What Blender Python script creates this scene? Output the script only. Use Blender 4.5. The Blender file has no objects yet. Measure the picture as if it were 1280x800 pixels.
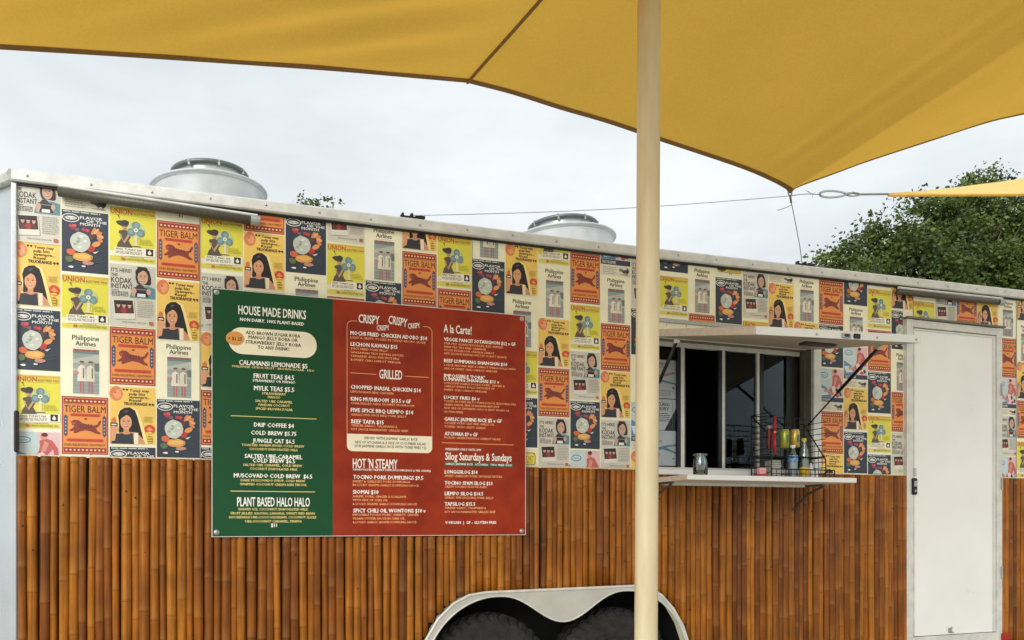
import bpy, bmesh, math, random
from mathutils import Vector, Matrix, noise
random.seed(7)
C = bpy.context.scene.collection
SC = bpy.context.scene
PI = math.pi

# ------------------------------------------------------------------ camera
FPX = 960.0
TH = math.atan(FPX / 2907.0)
CT, ST = math.cos(TH), math.sin(TH)
CAMX, CAMY, CAMZ = 1.01, -3.83, 1.20
cam = bpy.data.cameras.new('camera')
cam.sensor_width = 36; cam.lens = 27.0; cam.shift_y = 250 / 1280
cam.clip_start = 0.05; cam.clip_end = 3000
camo = bpy.data.objects.new('camera', cam); C.objects.link(camo)
camo.location = (CAMX, CAMY, CAMZ); camo.rotation_euler = (PI / 2, 0, -TH)
SC.camera = camo

def P(px, py, y=0.0):
    """the point of the plane Y=y that the photograph shows at pixel px,py"""
    u = (px - 640) / FPX
    dy = y - CAMY
    Z = dy / (CT - u * ST)
    return Vector((CAMX + u * Z * CT + Z * ST, y, CAMZ + (650 - py) / FPX * Z))
def PX(px, y=0.0): return P(px, 650, y).x

# ------------------------------------------------------------------ light
SUN_EL, SUN_AZ = math.radians(29), math.radians(220)   # azimuth clockwise from +Y
w = bpy.data.worlds.new('World'); SC.world = w; w.use_nodes = True
nt = w.node_tree; nt.nodes.clear()
out = nt.nodes.new('ShaderNodeOutputWorld'); bg = nt.nodes.new('ShaderNodeBackground')
sky = nt.nodes.new('ShaderNodeTexSky'); sky.sky_type = 'NISHITA'; sky.sun_disc = False
sky.sun_elevation = SUN_EL; sky.sun_rotation = SUN_AZ
bg.inputs[1].default_value = 0.1
tc = nt.nodes.new('ShaderNodeTexCoord'); mp = nt.nodes.new('ShaderNodeMapping')
mp.inputs['Scale'].default_value = (1.2, 1.2, 3.2)
nz = nt.nodes.new('ShaderNodeTexNoise'); nz.inputs['Scale'].default_value = 2.2
nz.inputs['Detail'].default_value = 6; nz.inputs['Roughness'].default_value = .55
rp = nt.nodes.new('ShaderNodeValToRGB')
rp.color_ramp.elements[0].position = .32; rp.color_ramp.elements[0].color = (6.0, 6.5, 6.8, 1)
rp.color_ramp.elements[1].position = .68; rp.color_ramp.elements[1].color = (7.9, 8.15, 8.25, 1)
mx = nt.nodes.new('ShaderNodeMix'); mx.data_type = 'RGBA'; mx.inputs[0].default_value = .96
nt.links.new(tc.outputs['Generated'], mp.inputs[0]); nt.links.new(mp.outputs[0], nz.inputs['Vector'])
nt.links.new(nz.outputs['Fac'], rp.inputs[0])
nt.links.new(sky.outputs[0], mx.inputs[6]); nt.links.new(rp.outputs[0], mx.inputs[7])
nt.links.new(mx.outputs[2], bg.inputs[0]); nt.links.new(bg.outputs[0], out.inputs[0])
sl = bpy.data.lights.new('sun', 'SUN'); sl.energy = 2.0; sl.angle = math.radians(40); sl.color = (1, .98, .94)
so = bpy.data.objects.new('sun', sl); C.objects.link(so)
d = Vector((math.sin(SUN_AZ) * math.cos(SUN_EL), math.cos(SUN_AZ) * math.cos(SUN_EL), math.sin(SUN_EL)))
so.rotation_euler = d.to_track_quat('Z', 'Y').to_euler(); so.location = d * 20
SC.view_settings.view_transform = 'Standard'; SC.view_settings.look = 'None'
SC.view_settings.exposure = 0.36; SC.view_settings.gamma = 1
SC.render.resolution_x = 1024; SC.render.resolution_y = 640

# ------------------------------------------------------------------ colour and material helpers
def lin(c): return tuple(((v / 255) / 12.92 if v / 255 <= .04045 else ((v / 255 + .055) / 1.055) ** 2.4) for v in c[:3])
MATS = {}
def mat(name, col, rough=.6, metal=0.0, var=.12, scale=12, bump=0.0, bscale=60, stretch=(1, 1, 1), spec=.5, tint=None):
    if name in MATS: return MATS[name]
    m = bpy.data.materials.new(name); m.use_nodes = True; t = m.node_tree
    b = t.nodes['Principled BSDF']; b.inputs['Roughness'].default_value = rough
    b.inputs['Metallic'].default_value = metal; b.inputs['Specular IOR Level'].default_value = spec
    tc = t.nodes.new('ShaderNodeTexCoord'); mp = t.nodes.new('ShaderNodeMapping')
    mp.inputs['Scale'].default_value = stretch
    t.links.new(tc.outputs['Object'], mp.inputs[0])
    n = t.nodes.new('ShaderNodeTexNoise'); n.inputs['Scale'].default_value = scale; n.inputs['Detail'].default_value = 5
    t.links.new(mp.outputs[0], n.inputs['Vector'])
    r = t.nodes.new('ShaderNodeValToRGB'); c = lin(col)
    a = [v * (1 - var) for v in c]; z = [min(1, v * (1 + var)) for v in (lin(tint) if tint else c)]
    r.color_ramp.elements[0].position = .3; r.color_ramp.elements[1].position = .7
    r.color_ramp.elements[0].color = (*a, 1); r.color_ramp.elements[1].color = (*z, 1)
    t.links.new(n.outputs['Fac'], r.inputs[0]); t.links.new(r.outputs[0], b.inputs['Base Color'])
    rr = t.nodes.new('ShaderNodeMapRange'); rr.inputs[3].default_value = max(0, rough - .08); rr.inputs[4].default_value = min(1, rough + .1)
    t.links.new(n.outputs['Fac'], rr.inputs[0]); t.links.new(rr.outputs[0], b.inputs['Roughness'])
    if bump:
        n2 = t.nodes.new('ShaderNodeTexNoise'); n2.inputs['Scale'].default_value = bscale; n2.inputs['Detail'].default_value = 4
        t.links.new(mp.outputs[0], n2.inputs['Vector'])
        bp = t.nodes.new('ShaderNodeBump'); bp.inputs['Strength'].default_value = bump; bp.inputs['Distance'].default_value = .01
        t.links.new(n2.outputs['Fac'], bp.inputs['Height']); t.links.new(bp.outputs[0], b.inputs['Normal'])
    MATS[name] = m
    return m

def glassy(name, tint=(1, 1, 1), refl=.05, rough=.0):
    if name in MATS: return MATS[name]
    m = bpy.data.materials.new(name); m.use_nodes = True; t = m.node_tree; t.nodes.clear()
    o = t.nodes.new('ShaderNodeOutputMaterial'); mixn = t.nodes.new('ShaderNodeMixShader')
    tr = t.nodes.new('ShaderNodeBsdfTransparent'); tr.inputs[0].default_value = (*tint, 1)
    gl = t.nodes.new('ShaderNodeBsdfGlossy'); gl.inputs['Roughness'].default_value = rough
    gl.inputs[0].default_value = (.8, .9, .92, 1) if refl > .01 else (.30, .35, .37, 1)
    lw = t.nodes.new('ShaderNodeFresnel'); lw.inputs[0].default_value = 1.5
    ad = t.nodes.new('ShaderNodeMath'); ad.operation = 'ADD'; ad.inputs[1].default_value = refl; ad.use_clamp = True
    t.links.new(lw.outputs[0], ad.inputs[0]); t.links.new(ad.outputs[0], mixn.inputs[0])
    t.links.new(tr.outputs[0], mixn.inputs[1]); t.links.new(gl.outputs[0], mixn.inputs[2]); t.links.new(mixn.outputs[0], o.inputs[0])
    MATS[name] = m
    return m

def print_mat():
    m = bpy.data.materials.new('printed_ink'); m.use_nodes = True; t = m.node_tree
    b = t.nodes['Principled BSDF']; b.inputs['Roughness'].default_value = .5
    a = t.nodes.new('ShaderNodeAttribute'); a.attribute_name = 'ink'
    g = t.nodes.new('ShaderNodeNewGeometry')
    n = t.nodes.new('ShaderNodeTexNoise'); n.inputs['Scale'].default_value = 9; n.inputs['Detail'].default_value = 6
    t.links.new(g.outputs['Position'], n.inputs['Vector'])
    n3 = t.nodes.new('ShaderNodeTexNoise'); n3.inputs['Scale'].default_value = 320; n3.inputs['Detail'].default_value = 2
    t.links.new(g.outputs['Position'], n3.inputs['Vector'])
    av = t.nodes.new('ShaderNodeMath'); av.operation = 'ADD'
    t.links.new(n.outputs['Fac'], av.inputs[0]); t.links.new(n3.outputs['Fac'], av.inputs[1])
    mr = t.nodes.new('ShaderNodeMapRange'); mr.inputs[1].default_value = .6; mr.inputs[2].default_value = 1.4
    mr.inputs[3].default_value = .9; mr.inputs[4].default_value = 1.14
    t.links.new(av.outputs[0], mr.inputs[0])
    mx = t.nodes.new('ShaderNodeMix'); mx.data_type = 'RGBA'; mx.blend_type = 'MULTIPLY'; mx.inputs[0].default_value = 1
    t.links.new(a.outputs['Color'], mx.inputs[6]); t.links.new(mr.outputs[0], mx.inputs[7])
    hs = t.nodes.new('ShaderNodeHueSaturation'); hs.inputs['Saturation'].default_value = .97
    t.links.new(mx.outputs[2], hs.inputs['Color']); t.links.new(hs.outputs[0], b.inputs['Base Color'])
    bp = t.nodes.new('ShaderNodeBump'); bp.inputs['Strength'].default_value = .25; bp.inputs['Distance'].default_value = .004
    n2 = t.nodes.new('ShaderNodeTexNoise'); n2.inputs['Scale'].default_value = 14
    t.links.new(g.outputs['Position'], n2.inputs['Vector'])
    t.links.new(n2.outputs['Fac'], bp.inputs['Height']); t.links.new(bp.outputs[0], b.inputs['Normal'])
    return m
INK = print_mat()

# ------------------------------------------------------------------ object helpers
def link(name, me, parent=None):
    o = bpy.data.objects.new(name, me); C.objects.link(o)
    if parent is not None: o.parent = parent
    return o
def finish(bm, name, m, parent=None, smooth=False, loc=None):
    me = bpy.data.meshes.new(name)
    bm.normal_update(); bm.to_mesh(me); bm.free()
    for mm in (m if isinstance(m, (list, tuple)) else [m]): me.materials.append(mm)
    if smooth:
        for p in me.polygons: p.use_smooth = True
    o = link(name, me, parent)
    if loc is not None: o.location = loc
    return o
def tag(o, label=None, cat=None, group=None, kind=None):
    if label: o['label'] = label
    if cat: o['category'] = cat
    if group: o['group'] = group
    if kind: o['kind'] = kind
    return o
def thing(name, label, cat, loc=(0, 0, 0), group=None):
    o = bpy.data.objects.new(name, None); C.objects.link(o); o.location = loc; o.empty_display_size = .1
    return tag(o, label, cat, group)
def box(bm, a, b, bev=0.0):
    x0, x1 = sorted((a[0], b[0])); y0, y1 = sorted((a[1], b[1])); z0, z1 = sorted((a[2], b[2]))
    v = [bm.verts.new(q) for q in ((x0, y0, z0), (x1, y0, z0), (x1, y1, z0), (x0, y1, z0), (x0, y0, z1), (x1, y0, z1), (x1, y1, z1), (x0, y1, z1))]
    fs = [bm.faces.new([v[i] for i in f]) for f in ((0, 1, 5, 4), (1, 2, 6, 5), (2, 3, 7, 6), (3, 0, 4, 7), (4, 5, 6, 7), (3, 2, 1, 0))]
    if bev:
        es = list({e for f in fs for e in f.edges})
        bmesh.ops.bevel(bm, geom=es, offset=bev, segments=2, affect='EDGES', profile=.5)
def hexa(bm, pts, bev=0):
    """8 corners: bottom loop of four, top loop of four"""
    v = [bm.verts.new(q) for q in pts]
    fs = [bm.faces.new([v[i] for i in f]) for f in ((0, 1, 5, 4), (1, 2, 6, 5), (2, 3, 7, 6), (3, 0, 4, 7), (4, 5, 6, 7), (3, 2, 1, 0))]
    bmesh.ops.recalc_face_normals(bm, faces=fs)
    if bev:
        es = list({e for f in fs for e in f.edges})
        bmesh.ops.bevel(bm, geom=es, offset=bev, segments=2, affect='EDGES', profile=.5)
def tube(bm, pts, r, n=8, cap=True, closed=False):
    pts = [Vector(p) for p in pts]; rings = []
    N = len(pts); rr = r if isinstance(r, (list, tuple)) else [r] * N
    up = None
    for i, p in enumerate(pts):
        a = pts[(i - 1) % N] if (closed or i > 0) else p
        b = pts[(i + 1) % N] if (closed or i < N - 1) else p
        t = (b - a).normalized()
        if up is None: up = Vector((0, 0, 1)) if abs(t.z) < .9 else Vector((1, 0, 0))
        s = t.cross(up)
        if s.length < 1e-4: s = t.cross(Vector((1, 0, .3)))
        s.normalize(); q = s.cross(t).normalized(); up = q
        rings.append([bm.verts.new(p + (s * math.cos(2 * PI * k / n) + q * math.sin(2 * PI * k / n)) * rr[i]) for k in range(n)])
    for i in range(N if closed else N - 1):
        A, B = rings[i], rings[(i + 1) % N]
        for k in range(n):
            bm.faces.new((A[k], A[(k + 1) % n], B[(k + 1) % n], B[k]))
    if cap and not closed:
        bm.faces.new(rings[0][::-1]); bm.faces.new(rings[-1])
    bmesh.ops.recalc_face_normals(bm, faces=bm.faces[:])
def lathe(bm, prof, n=32, c=(0, 0, 0), axis='z'):
    rings = []
    for r, h in prof:
        ring = []
        for k in range(n):
            a = 2 * PI * k / n
            if axis == 'z': q = (c[0] + r * math.cos(a), c[1] + r * math.sin(a), c[2] + h)
            else: q = (c[0] + r * math.cos(a), c[1] + h, c[2] + r * math.sin(a))
            ring.append(bm.verts.new(q))
        rings.append(ring)
    for A, B in zip(rings, rings[1:]):
        for k in range(n): bm.faces.new((A[k], A[(k + 1) % n], B[(k + 1) % n], B[k]))
    return rings
def prism(bm, pts, y0, y1):
    """XZ polygon extruded between two Y planes"""
    a = [bm.verts.new((p[0], y0, p[1])) for p in pts]; b = [bm.verts.new((p[0], y1, p[1])) for p in pts]
    f1 = bm.faces.new(a); f2 = bm.faces.new(b[::-1]); n = len(pts)
    for i in range(n): bm.faces.new((a[i], b[i], b[(i + 1) % n], a[(i + 1) % n]))
    bmesh.ops.triangulate(bm, faces=[f1, f2], ngon_method='EAR_CLIP')
    bmesh.ops.recalc_face_normals(bm, faces=bm.faces[:])

# ------------------------------------------------------------------ lettering
_tc = {}
def glyphs(s, res=2, bold=0.0):
    key = (s, res, bold)
    if key in _tc: return _tc[key]
    cu = bpy.data.curves.new('t', 'FONT'); cu.body = s; cu.resolution_u = res; cu.fill_mode = 'FRONT'; cu.offset = bold
    ob = bpy.data.objects.new('t', cu); C.objects.link(ob)
    dg = bpy.context.evaluated_depsgraph_get(); me = ob.evaluated_get(dg).to_mesh()
    vs = [(v.co.x, v.co.y) for v in me.vertices]; fs = [tuple(p.vertices) for p in me.polygons]
    ob.evaluated_get(dg).to_mesh_clear(); bpy.data.objects.remove(ob); bpy.data.curves.remove(cu)
    if not vs: vs = [(0, 0), (1, 0), (1, 1)]; fs = []
    x0 = min(v[0] for v in vs); x1 = max(v[0] for v in vs); 
    _tc[key] = (vs, fs, x0, x1)
    return _tc[key]
CAP = .69   # cap height of the built-in font at size 1

class Art:
    """flat print: polygons and letters stacked in thin layers, facing -Y, in metres, x right, z up"""
    def __init__(s, step=.00007): s.v = []; s.f = []; s.c = []; s.l = 0; s.step = step; s.T = lambda x, y: (x, y)
    def layer(s): s.l += 1
    def face(s, pts, col):
        b = len(s.v)
        for p in pts: q = s.T(*p); s.v.append((q[0], -s.l * s.step, q[1]))
        s.f.append(tuple(range(b, b + len(pts)))); s.c.append(lin(col))
    def poly(s, pts, col): s.layer(); s.face(pts, col)
    def rect(s, x0, y0, x1, y1, col): s.poly([(x0, y0), (x1, y0), (x1, y1), (x0, y1)], col)
    def ell(s, cx, cy, rx, ry, col, n=16, rot=0, a0=0, a1=2 * PI):
        s.layer(); m = n if a1 - a0 > 6.2 else n + 1
        s.face([(cx + rx * math.cos(a) * math.cos(rot) - ry * math.sin(a) * math.sin(rot), cy + rx * math.cos(a) * math.sin(rot) + ry * math.sin(a) * math.cos(rot))
                for a in [a0 + (a1 - a0) * k / n for k in range(m)]], col)
    def rrect(s, x0, y0, x1, y1, rx, ry, col, n=5):
        pts = []
        for cx, cy, a in ((x1 - rx, y1 - ry, 0), (x0 + rx, y1 - ry, 1), (x0 + rx, y0 + ry, 2), (x1 - rx, y0 + ry, 3)):
            for k in range(n + 1):
                t = (a + k / n) * PI / 2; pts.append((cx + rx * math.cos(t), cy + ry * math.sin(t)))
        s.poly(pts, col)
    def text(s, txt, x0, x1, yb, yt, col, bold=.0, res=2, rot=0, same=False):
        """letters fitted between x0..x1, baseline yb, cap line yt"""
        if not same: s.layer()
        if bold > .004:   # heavier strokes: the same letters again, shifted a little sideways
            g0, g1 = glyphs(txt, res)[2:]; k = bold * .62 * (x1 - x0) / max(1e-6, g1 - g0); L0 = s.l
            for q in range(2 if bold < .02 else 3):
                f = (-1, 1, 0)[q] * k; s.l = L0 + q; dy = (0, .02, -.02)[q] * (yt - yb)
                s.text(txt, x0 + k + f, x1 - k + f, yb + dy, yt + dy, col, 0, res, rot, True)
            return
        vs, fs, gx0, gx1 = glyphs(txt, res, 0.0)
        b = len(s.v); sx = (x1 - x0) / max(1e-6, gx1 - gx0); sy = (yt - yb) / CAP; cc = lin(col)
        cx, cy = (x0 + x1) / 2, (yb + yt) / 2
        for x, y in vs:
            X = x0 + (x - gx0) * sx; Y = yb + y * sy
            if rot:
                dx, dy = X - cx, Y - cy; X = cx + dx * math.cos(rot) - dy * math.sin(rot); Y = cy + dx * math.sin(rot) + dy * math.cos(rot)
            q = s.T(X, Y); s.v.append((q[0], -s.l * s.step, q[1]))
        for f in fs: s.f.append(tuple(b + i for i in f)); s.c.append(cc)
    def mesh(s, name):
        bm = bmesh.new(); ly = bm.faces.layers.int.new('ci')
        vv = [bm.verts.new(p) for p in s.v]
        for i, f in enumerate(s.f):
            try: fc = bm.faces.new([vv[k] for k in f]); fc[ly] = i
            except ValueError: pass
        for fc in bm.faces:
            fc.normal_update()
        bmesh.ops.triangulate(bm, faces=[f for f in bm.faces if len(f.verts) > 4], ngon_method='EAR_CLIP')
        for fc in bm.faces:
            fc.normal_update()
            if fc.normal.y > 0: fc.normal_flip()
        idx = [f[ly] for f in bm.faces]
        me = bpy.data.meshes.new(name); bm.to_mesh(me); bm.free()
        at = me.color_attributes.new('ink', 'FLOAT_COLOR', 'CORNER')
        data = []
        for p, i in zip(me.polygons, idx): data += [*s.c[i], 1.0] * p.loop_total
        at.data.foreach_set('color', data)
        me.materials.append(INK)
        return me

# ------------------------------------------------------------------ poster designs (unit box, y down)
PW = .1745
def art_for(h):
    a = Art(); a.T = lambda x, y: (x * PW, -y * h); return a
def lines(a, x0, x1, y0, y1, n, col, th=.35, seed=1):
    r = random.Random(seed); a.layer(); dy = (y1 - y0) / n
    for i in range(n):
        y = y0 + i * dy; x = x0; xe = x1 - (x1 - x0) * r.random() * .25
        while x < xe:
            wd = (x1 - x0) * r.uniform(.07, .2); e = min(xe, x + wd)
            a.face([(x, y), (e, y), (e, y + dy * th), (x, y + dy * th)], col); x = e + (x1 - x0) * .03
def P_tiger(h):
    a = art_for(h); R = (168, 58, 34); O = (232, 146, 62)
    a.rect(0, 0, 1, 1, R); a.rect(.025, .018, .975, .982, (222, 130, 80)); a.rect(.045, .035, .955, .965, O)
    for y0, y1 in ((.035, .12), (.885, .965)):
        a.rect(.045, y0, .955, y1, (150, 50, 36)); ym = (y0 + y1) / 2; a.layer(); l = a.l
        for k in range(10): a.ell(.1 + k * .088, ym, .026, .017, (250, 200, 150), 8); a.l = l
    a.rect(.045, .13, .955, .138, R)
    a.text('TIGER BALM', .055, .945, .275, .16, (74, 44, 20), .008)
    a.rrect(.18, .295, .83, .345, .03, .02, (205, 62, 30)); a.text('TRADE MARK BRAND', .22, .79, .335, .307, (150, 40, 24), .0)
    for x in (.045, .875):
        a.poly([(x, .35), (x + .04, .315), (x + .08, .35), (x + .08, .66), (x + .04, .70), (x, .66)], (84, 84, 112))
        a.layer(); l = a.l
        for k in range(5): a.ell(x + .04, .39 + k * .06, .018, .014, (196, 176, 150), 6); a.l = l
    M = (136, 52, 40)
    a.poly([(.20, .437), (.27, .403), (.36, .41), (.44, .46), (.59, .487), (.69, .496), (.76, .479), (.79, .43), (.83, .403), (.845, .43), (.80, .496), (.73, .54), (.76, .588), (.83, .62), (.82, .647), (.72, .63), (.63, .597), (.505, .58), (.38, .605), (.295, .64), (.25, .63), (.27, .588), (.19, .605), (.16, .588), (.25, .538), (.27, .504), (.22, .496)], M)
    a.layer()
    for x in (.38, .44, .5, .56, .62): a.face([(x, .47), (x + .02, .475), (x + .03, .55), (x + .012, .545)], (92, 34, 30))
    a.poly([(.215, .45), (.27, .43), (.29, .47), (.235, .487)], (176, 84, 56)); a.ell(.255, .443, .012, .008, (50, 20, 18), 6)
    a.ell(.51, .385, .035, .016, (160, 60, 30), 8)
    a.rrect(.10, .73, .90, .78, .03, .02, (208, 64, 32)); a.text('TRADE MARK REGISTERED', .14, .86, .77, .742, (150, 40, 24))
    a.text('PAIN RELIEVING OINTMENT', .06, .94, .855, .815, (96, 70, 24), .004)
    return a.mesh('tiger_print')
def blob(a, cx, cy, rx, ry, col, seed=0, n=14, amp=.12):
    r = random.Random(seed)
    a.poly([(cx + rx * (1 + r.uniform(-amp, amp)) * math.cos(2 * PI * k / n), cy + ry * (1 + r.uniform(-amp, amp)) * math.sin(2 * PI * k / n)) for k in range(n)], col)
def P_flavor(h):
    a = art_for(h); a.rect(0, 0, 1, 1, (46, 57, 72)); blob(a, .7, .3, .3, .2, (44, 58, 78), 3)
    lines(a, .03, .97, .015, .04, 1, (200, 206, 204), .7, 5)
    W = (240, 240, 230)
    a.ell(.19, .125, .185, .07, W, 20); a.ell(.19, .125, .165, .058, (46, 57, 72), 20); a.ell(.19, .125, .13, .03, W, 16); a.text('Magnolia', .08, .30, .137, .108, (46, 57, 72), .01)
    a.text('FLAVOR', .39, .87, .128, .082, W, .03); a.text('OF THE', .52, .97, .18, .138, W, .03); a.text('MONTH', .39, .82, .232, .188, W, .03)
    for x, y, c in ((.2, .255, (190, 60, 70)), (.27, .25, (206, 90, 90)), (.24, .29, (160, 50, 66)), (.33, .31, (120, 90, 110)), (.47, .3, (178, 50, 50)), (.55, .31, (196, 60, 60))): a.ell(x, y, .05, .03, c, 10)
    blob(a, .62, .4, .1, .06, (84, 58, 66), 4)
    for k, (x, y) in enumerate(((.68, .31), (.74, .31), (.8, .34), (.83, .39), (.82, .44))): a.ell(x, y, .075, .032, (232, 166, 104) if k % 2 else (214, 134, 76), 10, rot=-.9 + k * .35)
    a.ell(.74, .52, .1, .045, (226, 152, 84), 12, rot=-.3); blob(a, .63, .6, .085, .055, (184, 44, 40), 6)
    blob(a, .2, .68, .1, .055, (214, 100, 50), 7); blob(a, .45, .75, .24, .07, (222, 158, 72), 8)
    a.ell(.45, .74, .18, .04, (236, 182, 96), 12)
    blob(a, .4, .51, .22, .165, (196, 202, 188), 9, 18, .07)
    for k in range(9):
        r = random.Random(k + 40); blob(a, .4 + r.uniform(-.13, .13), .51 + r.uniform(-.11, .11), .045, .02, (150, 166, 150) if k % 2 else (222, 224, 214), k, 7, .35)
    blob(a, .17, .8, .085, .055, (96, 112, 76), 11); blob(a, .56, .84, .13, .035, (190, 140, 128), 12)
    blob(a, .2, .925, .06, .018, W, 13, 8, .3); blob(a, .47, .9, .05, .014, W, 14, 8, .3)
    a.poly([(.66, .66), (.8, .63), (.72, .68)], (220, 220, 206))
    lines(a, .62, .95, .74, .84, 4, (84, 96, 104), .25, 6)
    return a.mesh('flavor_print')
def P_union(h):
    a = art_for(h); Y = (226, 218, 62); K = (52, 48, 42); S = (196, 158, 128)
    a.rect(0, 0, 1, 1, (238, 234, 206)); a.rect(0, .0, 1, .8, Y); a.rect(0, 0, 1, .11, (224, 194, 66)); a.rect(0, .9, 1, .985, (222, 214, 78))
    a.rect(0, .135, .98, .139, (120, 110, 50)); a.rect(0, .025, 1, .03, (150, 130, 60))
    a.text('UNION', .02, .49, .125, .035, (190, 62, 38), .03); a.text('ELECTRIC FAN', .52, .97, .118, .078, (130, 110, 40), .01)
    a.poly([(.16, .14), (.2, .14), (.23, .23)], (110, 100, 50))
    D = (92, 82, 72)
    a.poly([(.15, .73), (.18, .65), (.23, .60), (.26, .5), (.19, .47), (.2, .43), (.32, .4), (.42, .43), (.46, .52), (.41, .6), (.5, .73)], D)
    a.poly([(.24, .49), (.30, .62), (.40, .48), (.44, .5), (.32, .66), (.2, .5)], S)
    a.ell(.32, .345, .065, .06, S, 12); a.ell(.28, .295, .145, .05, (74, 66, 60), 14, rot=.15); a.ell(.33, .27, .09, .045, (60, 54, 50), 12)
    a.ell(.345, .38, .02, .008, (150, 60, 50), 6); a.ell(.34, .335, .01, .006, K, 6)
    B = (108, 138, 142); a.ell(.57, .395, .2, .155, (196, 206, 130), 18)
    for k in range(3):
        t = -PI / 2 + k * 2 * PI / 3; a.ell(.57 + .115 * math.cos(t), .395 + .085 * math.sin(t), .095, .075, B, 12)
        a.ell(.57 + .12 * math.cos(t + .1), .395 + .09 * math.sin(t + .1), .055, .045, (132, 162, 164), 10)
    a.ell(.57, .395, .05, .038, (236, 236, 216), 12); a.ell(.57, .395, .02, .016, (120, 120, 100), 8)
    a.poly([(.54, .5), (.6, .5), (.6, .66), (.66, .685), (.48, .685), (.54, .66)], (226, 222, 190)); a.rect(.47, .69, .68, .7, K)
    lines(a, .64, .97, .56, .67, 4, (148, 142, 56), .3, 2)
    a.poly([(.1, .745), (1, .71), (1, .865), (.1, .9)], (244, 240, 220))
    a.text('ANG TUNAY NA', .13, .7, .785, .748, K, .03, rot=-.0); a.rect(.13, .80, .74, .806, (150, 146, 130)); lines(a, .13, .74, .815, .86, 2, (130, 126, 116), .5, 3)
    a.rect(.79, .725, .95, .85, (34, 32, 30)); a.ell(.87, .8, .042, .03, (244, 240, 226), 10); a.poly([(.835, .79), (.87, .74), (.905, .79)], (244, 240, 226))
    a.rect(.25, .92, .33, .965, (196, 110, 60)); a.text('UNION INDUSTRIES, INC.', .36, .97, .96, .925, (120, 112, 50), .0)
    a.text('Manufactured by', .45, .75, .905, .885, (130, 120, 60))
    return a.mesh('union_print')
def face_woman(a, cx, cy, rx, ry, hair, skin, smile=True):
    a.ell(cx, cy, rx, ry, skin, 16)
    a.ell(cx - rx * .4, cy - ry * .12, rx * .17, ry * .07, (40, 26, 24), 8); a.ell(cx + rx * .4, cy - ry * .12, rx * .17, ry * .07, (40, 26, 24), 8)
    a.rect(cx - rx * .62, cy - ry * .32, cx - rx * .2, cy - ry * .27, hair); a.rect(cx + rx * .2, cy - ry * .32, cx + rx * .62, cy - ry * .27, hair)
    a.poly([(cx, cy - ry * .1), (cx + rx * .12, cy + ry * .25), (cx - rx * .08, cy + ry * .25)], tuple(int(v * .86) for v in skin))
    if smile: a.ell(cx, cy + ry * .5, rx * .36, ry * .11, (168, 60, 52), 10); a.ell(cx, cy + ry * .47, rx * .27, ry * .055, (240, 230, 220), 8)
def P_kodak(h):
    a = art_for(h); BG = (212, 209, 194); K = (44, 42, 40); S = (208, 164, 138)
    a.rect(0, 0, 1, 1, BG); a.rect(.45, .03, .99, .53, (200, 200, 190))
    a.text("IT'S HERE!", .03, .47, .13, .07, K, .03); a.text('THE', .03, .17, .205, .155, K, .03)
    a.text('KODAK', .03, .48, .305, .22, K, .02); a.text('INSTANT', .03, .5, .395, .32, K, .02)
    a.text('Introducing', .04, .2, .43, .41, K, .01); lines(a, .04, .42, .445, .53, 4, (70, 68, 64), .45, 8)
    H = (48, 32, 30)
    a.poly([(.56, .08), (.64, .03), (.76, .03), (.86, .08), (.9, .2), (.9, .29), (.86, .31), (.6, .3), (.56, .22)], H)
    face_woman(a, .72, .19, .115, .115, H, S)
    a.poly([(.6, .02), (.8, .02), (.86, .1), (.72, .075), (.6, .14)], H)
    a.poly([(.99, .36), (.99, .53), (.43, .53), (.48, .43), (.62, .34), (.84, .33)], (88, 142, 156))
    a.ell(.66, .38, .1, .075, (62, 58, 64), 12); a.poly([(.52, .36), (.82, .36), (.84, .43), (.52, .43)], (48, 48, 54))
    a.poly([(.56, .43), (.82, .43), (.85, .51), (.55, .51)], (30, 30, 34)); a.rect(.6, .46, .78, .51, (232, 230, 220)); a.rect(.56, .385, .82, .395, (160, 158, 156))
    a.ell(.53, .42, .055, .05, S, 10, rot=.4); a.ell(.85, .42, .05, .05, S, 10, rot=-.4); a.ell(.52, .47, .04, .05, S, 10)
    a.poly([(.06, .58), (.52, .565), (.56, .88), (.1, .9)], (226, 222, 208)); a.poly([(.09, .595), (.5, .58), (.53, .79), (.12, .81)], (52, 40, 40))
    for x, c in ((.19, (90, 50, 46)), (.31, (168, 44, 40)), (.43, (96, 46, 42))):
        a.ell(x, .75, .07, .05, c, 8); a.ell(x, .67, .042, .04, (206, 160, 140), 8); a.ell(x, .64, .045, .02, (30, 22, 22), 8)
    lines(a, .6, .97, .575, .86, 9, (156, 152, 142), .3, 9)
    a.text('Kodak introduces instant prints', .28, .8, .945, .925, K); a.rect(.86, .91, .95, .965, (186, 104, 52))
    a.rect(0, .99, 1, 1, (236, 230, 208))
    return a.mesh('camera_advert_print')
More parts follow.
